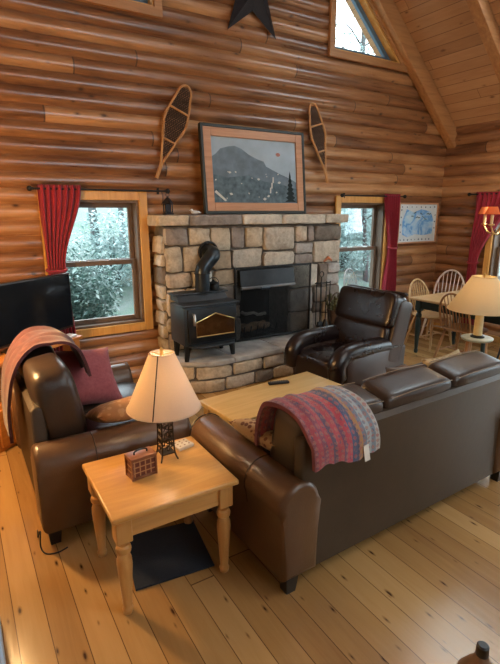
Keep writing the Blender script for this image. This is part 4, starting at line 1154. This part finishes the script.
# local: x along the front, y towards the corner; outline of a corner unit
def cabinet(poly, z0, z1, nm, m, bev=.006):
    b = B(); prism(b, poly, 'z', z0, z1, bev, 2); return obj(nm, b, m, ts, 30, local=True)
fw_, dp = .50, .30
outer = [(-fw_, 0), (fw_, 0), (fw_, .12), (.26, dp), (-.30, dp), (-fw_, .16)]
ins = [(x * .965, y * .95 + .012) for x, y in outer]
cabinet(outer, TZ - .03, TZ, 'top', 'stand')
cabinet(ins, .0, .36, 'lower_case', 'stand')
b = B(); prism(b, [(-.48, .02), (-.42, .02), (-.42, .26), (-.48, .13)], 'z', .361, TZ - .031); prism(b, [(.42, .02), (.48, .02), (.48, .11), (.42, .16)], 'z', .361, TZ - .031); prism(b, [(-.3, .265), (.25, .265), (.25, .29), (-.3, .29)], 'z', .361, TZ - .031); obj('uprights', b, 'stand', ts, 0, local=True)
for s in (-1, 1):
    b = B(); box(b, min(s * .02, s * .45), max(s * .02, s * .45), -.012, .006, .04, .33, .004, 1); d_ = obj('door', b, 'stand', ts, local=True)
    b = B(); bmesh.ops.create_uvsphere(b, u_segments=10, v_segments=8, radius=.014, matrix=Matrix.Translation((s * .06, -.024, .2))); obj('knob', b, 'brass', d_, local=True)
t = thing('media_player', 'black media player in the open shelf of the television cabinet', 'electronics', (.484, 3.985, .362), ang)
b = B(); box(b, -.2, .2, .05, .23, .0, .05, .004, 1); obj('case', b, 'tv', t, local=True)
tv = thing('television', 'flat black television turned off on the corner cabinet', 'television', (.383, 3.905, TZ), ang)
tv.location = (.484 - .13 * sin(ang) + .05 * cos(ang), 3.985 + .13 * cos(ang) + .05 * sin(ang), TZ); MAT[tv.name] = Matrix.Translation(tv.location) @ Matrix.Rotation(ang, 4, 'Z')
b = B(); box(b, -.49, .49, -.012, .03, .06, .545, .006, 2); obj('casing', b, 'tv', tv, local=True)
b = B(); box(b, -.475, .475, -.0145, -.0125, .08, .53); obj('screen', b, 'screen', tv, 0, local=True)
b = B(); box(b, -.05, .05, .0, .03, .01, .085, .006, 2); obj('neck', b, 'tv', tv, local=True)
b = B(); superbox(b, 0, .02, .008, .24, .095, .0075, 4, 8); obj('stand_foot', b, 'tv', tv, local=True)
t = thing('reflection_slab', 'flat white slab standing in for a window reflection on the television cabinet', 'electronics', (.484, 3.985, TZ + .001), ang)  # white slab added for the window's reflection on the cabinet top
b = B(); box(b, .30, .46, .02, .11, .0, .018, .004, 2); obj('case', b, 'ceramic', t, local=True)

# ------------------------------------------------------------------ second lamp on a stool-like stand
SX, SY, SZ = 3.60, 2.285, .735
t = thing('lamp_stand', 'small round topped stand with splayed wooden legs beyond the long sofa', 'side table', (SX, SY, 0))
b = B(); lathe(b, [(.0, -.024), (.112, -.024), (.122, -.016), (.124, -.006), (.118, 0), (.0, 0)], 32, (SX, SY, SZ), cap=False); obj('top', b, 'tealtop', t)
for k, a in enumerate((R(70), R(160), R(250), R(340))):
    b = B(); tube(b, [(SX + .08 * cos(a), SY + .08 * sin(a), SZ - .025), (SX + .10 * cos(a), SY + .10 * sin(a), .4), (SX + .125 * cos(a), SY + .125 * sin(a), 0)], [.017, .019, .014], 10)
    lg = obj('leg', b, 'green' if k == 2 else 'walnut', t)
    if k == 2: lg['label'] = 'dark painted leg'
b = B(); pr = [(SX + .102 * cos(a), SY + .102 * sin(a), .36) for a in (R(70), R(160), R(250), R(340))]
for k in range(4): cyl(b, pr[k], pr[(k + 1) % 4], .008)
obj('stretcher', b, 'walnut', t)
l2 = thing('candlestick_lamp', 'lit lamp with broad cream shade and ivory candlestick base at the right', 'lamp', (SX, SY, SZ))
b = B(); lathe(b, [(.055, 0), (.055, .008), (.04, .016), (.028, .02)], 24, (SX, SY, SZ)); obj('foot', b, 'iron', l2)
b = B(); lathe(b, [(.034, .018), (.034, .10), (.03, .30), (.026, .33)], 24, (SX, SY, SZ)); obj('candle_tube', b, 'candle', l2)
lamp_shade(l2, SX, SY, .965, 1.235, .255, .092, 'shade2')

# ------------------------------------------------------------------ dining corner
dt = thing('dining_table', 'dining table with natural top and dark green legs in the far corner', 'table', (5.22, 3.23, 0))
dx0, dx1, dy0, dy1, dz = 4.72, 5.70, 2.55, 3.95, .715
obj('tabletop', bx(dx0, dx1, dy0, dy1, dz - .03, dz, .01, 3), 'maple', dt)
for x in (dx0 + .12, dx1 - .12):
    for y in (dy0 + .07, dy1 - .07): turned_leg(x, y, dz - .031, .14, .037, 'green', dt)
for bb in ((dx0 + .16, dx1 - .16, dy0 + .05, dy0 + .072), (dx0 + .16, dx1 - .16, dy1 - .072, dy1 - .05), (dx0 + .10, dx0 + .122, dy0 + .11, dy1 - .11), (dx1 - .122, dx1 - .10, dy0 + .11, dy1 - .11)):
    obj('apron', bx(*bb, dz - .14, dz - .031), 'green', dt)
def windsor(label, m, loc, rz, group, H=.90, W=.41, n=8, seat=.44):
    """bow-back chair; local +y is the way the sitter faces"""
    t = thing('windsor_chair', label, 'chair', loc, rz, group)
    b = B(); superbox(b, 0, .0, seat - .018, W / 2, .205, .019, 3.6, 9, fn=lambda q: Vector((q.x * (1 + .05 * q.y), q.y, q.z - .35 * (1 - min(1, q.x ** 2 + q.y ** 2)) * (q.z > 0)))); obj('seat', b, m, t, 60, local=True)
    for sx in (-1, 1):
        for sy in (-1, 1):
            b = B(); p0 = Vector((sx * W * .34, sy * .135, seat - .03)); p1 = Vector((sx * W * .49, sy * .205 - .015, 0))
            tube(b, [p0.lerp(p1, q) for q in (0, .12, .3, .45, .55, .62, .7, 1)], [.011, .013, .017, .019, .015, .018, .016, .010], 10); obj('leg', b, m, t, local=True)
    mids = {}
    for sx in (-1, 1):
        a = Vector((sx * W * .435, .167, .15)); c_ = Vector((sx * W * .435, -.185, .15)); mids[sx] = (a + c_) / 2
        b = B(); tube(b, [a, (a + c_) / 2, c_], [.008, .012, .008], 8); obj('stretcher', b, m, t, local=True)
    b = B(); tube(b, [mids[-1], (mids[-1] + mids[1]) / 2, mids[1]], [.008, .012, .008], 8); obj('stretcher', b, m, t, local=True)
    hw = W * .47; lean = .12; hh = H - seat
    def hoop(a):
        x = hw * cos(a) * (1.0 if sin(a) > .5 else 1.0 - .10 * (1 - sin(a) / .5)); z = hh * (sin(a) ** .72 if sin(a) > 0 else 0)
        return Vector((x, -.165 - lean * z / hh, seat - .008 + z))
    b = B(); tube(b, [hoop(k * pi / 28) for k in range(29)], .0125, 9); obj('back_hoop', b, m, t, local=True)
    for k in range(n):
        u = (k + .5) / n * 2 - 1; xt = u * hw * .88
        a = math.acos(max(-1, min(1, xt / hw))); q = hoop(a); p = Vector((u * hw * .70, -.155, seat - .01))
        b = B(); tube(b, [p, p.lerp(q, .35), q], [.006, .0085, .005], 7); obj('spindle', b, m, t, local=True)
    return t
G = 'chairs around the dining table'
windsor('pale maple spindle-back chair at the wall end of the dining table', 'maple', (5.24, 4.0, 0), pi, G, .86, .44)
windsor('white painted spindle-back chair in the corner behind the dining table', 'white_paint', (5.74, 4.20, 0), R(112), G, .93, .46, 7)
windsor('golden oak spindle-back chair behind the right lamp shade', 'walnut', (4.93, 3.30, 0), -pi / 2, G, .86, .44)
windsor('dark navy chair at the far right side of the dining table', 'navy_paint', (5.62, 2.95, 0), pi / 2, G, .88, .43)
# chandelier over the table
t = thing('chandelier', 'brass chandelier with small amber shades hanging over the dining table', 'chandelier', (5.29, 3.20, 1.45))
HX, HY = 5.29, 3.20
b = B(); tube(b, [(HX, HY, 1.67), (HX, HY, roofz(HX) - .02)], .006, 6); lathe(b, [(.06, 0), (.05, .03), (.01, .05)], 14, (HX, HY, roofz(HX) - .12)); obj('stem', b, 'brass', t)
b = B(); lathe(b, [(.006, 0), (.03, .03), (.045, .07), (.03, .11), (.014, .14), (.02, .18), (.01, .22)], 16, (HX, HY, 1.47)); obj('hub', b, 'brass', t)
for k in range(4):
    a = R(180) + k * 2 * pi / 4; dx, dy = cos(a), sin(a)
    b = B(); tube(b, smooth_path([(HX + .02 * dx, HY + .02 * dy, 1.60), (HX + .10 * dx, HY + .10 * dy, 1.49), (HX + .19 * dx, HY + .19 * dy, 1.51), (HX + .24 * dx, HY + .24 * dy, 1.58)], 5), .008, 8)
    lathe(b, [(.012, 0), (.035, .012), (.03, .02), (.012, .022)], 12, (HX + .24 * dx, HY + .24 * dy, 1.58)); ar = obj('arm', b, 'brass', t)
    b = B(); cyl(b, (HX + .24 * dx, HY + .24 * dy, 1.60), (HX + .24 * dx, HY + .24 * dy, 1.70), .016); obj('candle_sleeve', b, 'candle', ar)
    b = B(); x, y = HX + .24 * dx, HY + .24 * dy; lathe(b, [(.078, 1.705), (.045, 1.785), (.043, 1.785), (.076, 1.705), (.078, 1.705)], 20, (x, y, 0), cap=False); obj('small_shade', b, 'shade3', ar, 60)

# things at the near edge
t = thing('stoneware_jug', 'brown stoneware jug with black stopper at the lower right edge', 'jug', (1.335, .70, 0))
b = B(); lathe(b, [(.05, 0), (.075, .01), (.08, .06), (.08, .16), (.07, .215), (.045, .255), (.026, .28), (.022, .30), (.0, .30)], 28, (1.345, .70, 0), cap=False); obj('body', b, 'jug', t)
b = B(); lathe(b, [(.018, .296), (.021, .30), (.020, .335), (.015, .34), (.0, .34)], 16, (1.345, .70, 0), cap=False); obj('stopper', b, 'remote', t)
t = thing('storage_cooler', 'pale blue plastic box at the lower left edge', 'box', (-.14, 1.85, 0))
b = B(); box(b, -.255, -.03, 1.55, 2.09, .0, .34, .015, 3); obj('body', b, 'cooler', t)
b = B(); box(b, -.26, -.026, 1.545, 2.095, .342, .39, .015, 3); obj('lid', b, 'cooler', t)

# ------------------------------------------------------------------ outdoors
b = B(); nx, ny = 60, 40; g = []
def gz(x, y):
    d = max(0, y - 5.2); s = min(1, d / 15); e = max(0, x - 6.6) / 12
    return -.55 + 5.2 * s * s * (3 - 2 * s) + .5 * noise.noise(Vector((x * .25, y * .25, 0))) * min(1, d / 4 + e) + .9 * min(1, e)
for j in range(ny + 1):
    r_ = []
    for i in range(nx + 1):
        x = -18 + 52 * i / nx; y = -12 + 46 * j / ny
        zz = gz(x, y)
        if XL - .6 < x < XR + .6 and YF - .6 < y < YB + .6: zz = -.75
        r_.append(b.verts.new((x, y, zz)))
    g.append(r_)
for r0, r1 in zip(g, g[1:]):
    for i in range(nx): b.faces.new((r0[i], r0[i + 1], r1[i + 1], r1[i]))
struct(obj('ground', b, 'ground', None, 80))
def leaves(b, n, c_, rad, size, rnd, hollow=.4):
    for k in range(n):
        while True:
            p = Vector((rnd.uniform(-1, 1), rnd.uniform(-1, 1), rnd.uniform(-1, 1)))
            if hollow < p.length < 1: break
        q = Vector((c_[0] + p.x * rad[0], c_[1] + p.y * rad[1], c_[2] + p.z * rad[2]))
        s = size * rnd.uniform(.6, 1.3); a = rnd.uniform(0, 2 * pi); tl = rnd.uniform(-.9, .4)
        d = Vector((cos(a) * cos(tl), sin(a) * cos(tl), sin(tl))); sd = d.cross(Vector((0, 0, 1))).normalized() * s * .26
        m_ = q + d * s * .5 + Vector((0, 0, s * .06))
        b.faces.new([b.verts.new(v) for v in (q, m_ + sd, q + d * s, m_ - sd)])
rnd = random.Random(11)
def tree(x, y, h, r_, label, crown=None, leaf='leafb'):
    z0 = gz(x, y) - .1; t = thing('forest_tree', label, 'tree', (x, y, z0), 0, 'trees outside the windows')
    b = B(); lean = rnd.uniform(-.05, .05)
    pts = [(x + lean * q * h + .06 * sin(q * 5 + x), y + .05 * sin(q * 4), z0 + q * h) for q in [k / 8 for k in range(9)]]
    tube(b, pts, [r_ * (1.25 if k == 0 else 1 - .07 * k) for k in range(9)], 9)
    for k in range(7):
        i = rnd.randint(2, 7); p = Vector(pts[i]); a = rnd.uniform(0, 2 * pi)
        tube(b, [p, p + Vector((cos(a) * .5, sin(a) * .5, .35)), p + Vector((cos(a) * 1.2, sin(a) * 1.2, .6))], [r_ * .3, r_ * .2, .008], 6)
    obj('trunk', b, 'bark', t)
    if crown:
        b = B()
        for k in range(5): leaves(b, crown, (x + rnd.uniform(-1, 1), y + rnd.uniform(-1, 1), z0 + h * rnd.uniform(.35, 1.0)), (1.3, 1.3, 1.0), .13, rnd, .2)
        obj('foliage', b, leaf, t, 0)
for x, y, h, r_, lab, cr in (
    (2.35, 9.5, 9, .085, 'thicker straight grey trunk in the left window outdoors', 0),
    (3.1, 10.2, 8, .06, 'thin grey trunk at the right side of the left window', 0),
    (2.85, 13, 10, .09, 'slim distant trunk beside the curtain in the left window', 0),
    (9.9, 11.6, 4.6, .08, 'hazy leafy tree farther off in the right window', 320),
    (8.2, 8.2, 4.0, .06, 'slender pale sapling nearest outside the right window', 260),
    (10.2, 10.8, 9.5, .10, 'tall bare tree reaching up into the right gable window', 0),
    (10.7, 6.9, 6, .12, 'broad leafy tree outside the side window by the dining table', 320)):
    tree(x, y, h, r_, lab, cr)
def shrub(x, y, rx, rz_, label, leaf, n, size, lobes=5):
    z0 = gz(x, y) - .05; t = thing('garden_shrub', label, 'shrub', (x, y, z0), 0, 'shrubs outside the windows')
    b = B(); b2 = B()
    for k in range(lobes):
        c_ = (x + rnd.uniform(-.5, .5) * rx, y + rnd.uniform(-.4, .4) * rx, z0 + rz_ * rnd.uniform(.45, 1.5)); tube(b2, [(x, y, z0), (c_[0] * .5 + x * .5, c_[1] * .5 + y * .5, z0 + .4 * rz_), c_], [.04, .025, .008], 6)
        leaves(b, n, c_, (rx * .75, rx * .75, rz_ * .7), size, rnd, .3)
    obj('stems', b2, 'bark', t); obj('foliage', b, leaf, t, 0)
shrub(1.05, 6.9, .75, .95, 'broad leaved rhododendron close outside the left window', 'leafa', 1500, .085, 6)
shrub(2.5, 9.0, .9, .7, 'pale shrub on the slope in the left window', 'leafb', 700, .09)
shrub(7.9, 8.7, 1.0, .9, 'light green shrub close outside the right window', 'leafb', 1100, .085, 6)
shrub(9.8, 10.0, 1.2, 1.1, 'tall pale shrub beyond the right window', 'leafb', 1000, .09, 6)
shrub(9.0, 5.2, 1.1, .9, 'shrub outside the side window', 'leafb', 700, .09)
# porch with railing on the right side, and a garden chair behind the back wall
t = thing('porch', 'grey board porch with railing outside the right wall', 'porch', (7.0, 2.5, -.2))
obj('deck', bx(XR + .25, 7.6, -1.5, 5.4, -.3, -.2), 'deck', t, 0)
b = B(); box(b, 7.5, 7.56, -1.5, 5.4, .66, .72, .008); obj('top_rail', b, 'grey_paint', t)
b = B(); box(b, 7.51, 7.55, -1.5, 5.4, -.12, -.06, .006); obj('bottom_rail', b, 'grey_paint', t)
for k in range(46): obj('baluster', bx(7.515, 7.545, -1.45 + .15 * k, -1.42 + .15 * k, -.06, .66), 'grey_paint', t, 0)
obj('terrace', bx(4.9, 7.4, 5.45, 7.2, -.45, -.21), M['deck'], None, 0)['kind'] = 'structure'
windsor('weathered grey spindle-back chair outdoors behind the recliner window', 'grey_paint', (5.98, 6.1, -.21), R(180), None, .95, .36, 7)

# ------------------------------------------------------------------ light
def lamp(kind, loc, energy, col, size=.05, rot=None, sy=None, name='lamp_light'):
    l = bpy.data.lights.new(name, kind); l.energy = energy; l.color = col
    if kind == 'AREA':
        l.size = size
        if sy: l.shape = 'RECTANGLE'; l.size_y = sy
    elif kind == 'SUN': l.angle = size
    else: l.shadow_soft_size = size
    o = bpy.data.objects.new(name, l); COL.objects.link(o); o.location = loc
    if rot: o.rotation_euler = rot
    return o
WARM = (1, .76, .50)
lamp('POINT', (LX, LY, .80 + .282 * .48), 10, WARM, .03, name='end_table_bulb')
lamp('POINT', (SX, SY, .955 + .28 * .48), 9, (1, .74, .40), .03, name='candlestick_bulb')
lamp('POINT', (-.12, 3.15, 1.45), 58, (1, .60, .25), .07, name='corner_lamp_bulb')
lamp('POINT', (5.29, 3.20, 1.86), 8, (1, .80, .56), .12, name='chandelier_bulb')
lamp('AREA', (2.9, -.6, 3.9), 30, (1, .93, .86), 1.6, (R(12), 0, 0), 1.0, name='loft_fill_light')  # added fill light behind the camera, no fixture there
lamp('AREA', (3.0, 2.4, 4.95), 7, (1, .92, .84), .5, (0, 0, 0), name='ridge_fill_light')  # second added fill under the ridge, not a real fixture
w = bpy.data.worlds.new('overcast_sky'); SC.world = w; w.use_nodes = True; nt_ = w.node_tree; nt_.nodes.clear()
o_ = nt_.nodes.new('ShaderNodeOutputWorld'); bg = nt_.nodes.new('ShaderNodeBackground'); tc = nt_.nodes.new('ShaderNodeTexCoord'); sp = nt_.nodes.new('ShaderNodeSeparateXYZ'); rp = nt_.nodes.new('ShaderNodeValToRGB')
nt_.links.new(tc.outputs['Generated'], sp.inputs[0]); nt_.links.new(sp.outputs[2], rp.inputs[0]); nt_.links.new(rp.outputs[0], bg.inputs[0]); nt_.links.new(bg.outputs[0], o_.inputs[0])
rp.color_ramp.elements[0].position = 0; rp.color_ramp.elements[0].color = (.70, .82, .90, 1); rp.color_ramp.elements[1].position = .45; rp.color_ramp.elements[1].color = (.86, .95, 1.0, 1)
bg.inputs[1].default_value = 5.4

# ------------------------------------------------------------------ camera
cam = bpy.data.cameras.new('camera'); co = bpy.data.objects.new('camera', cam); COL.objects.link(co)
cam.sensor_fit = 'VERTICAL'; cam.sensor_height = 24; cam.lens = 480 / 664 * 24; cam.clip_start = .02
co.location = (0, 0, 1.75); co.rotation_euler = (pi / 2 - math.atan(122 / 480), 0, -R(31.5))
SC.camera = co
vs_ = SC.view_settings; vs_.view_transform = 'Standard'; vs_.look = 'None'; vs_.exposure = .70; vs_.gamma = 1; vs_.use_curve_mapping = False
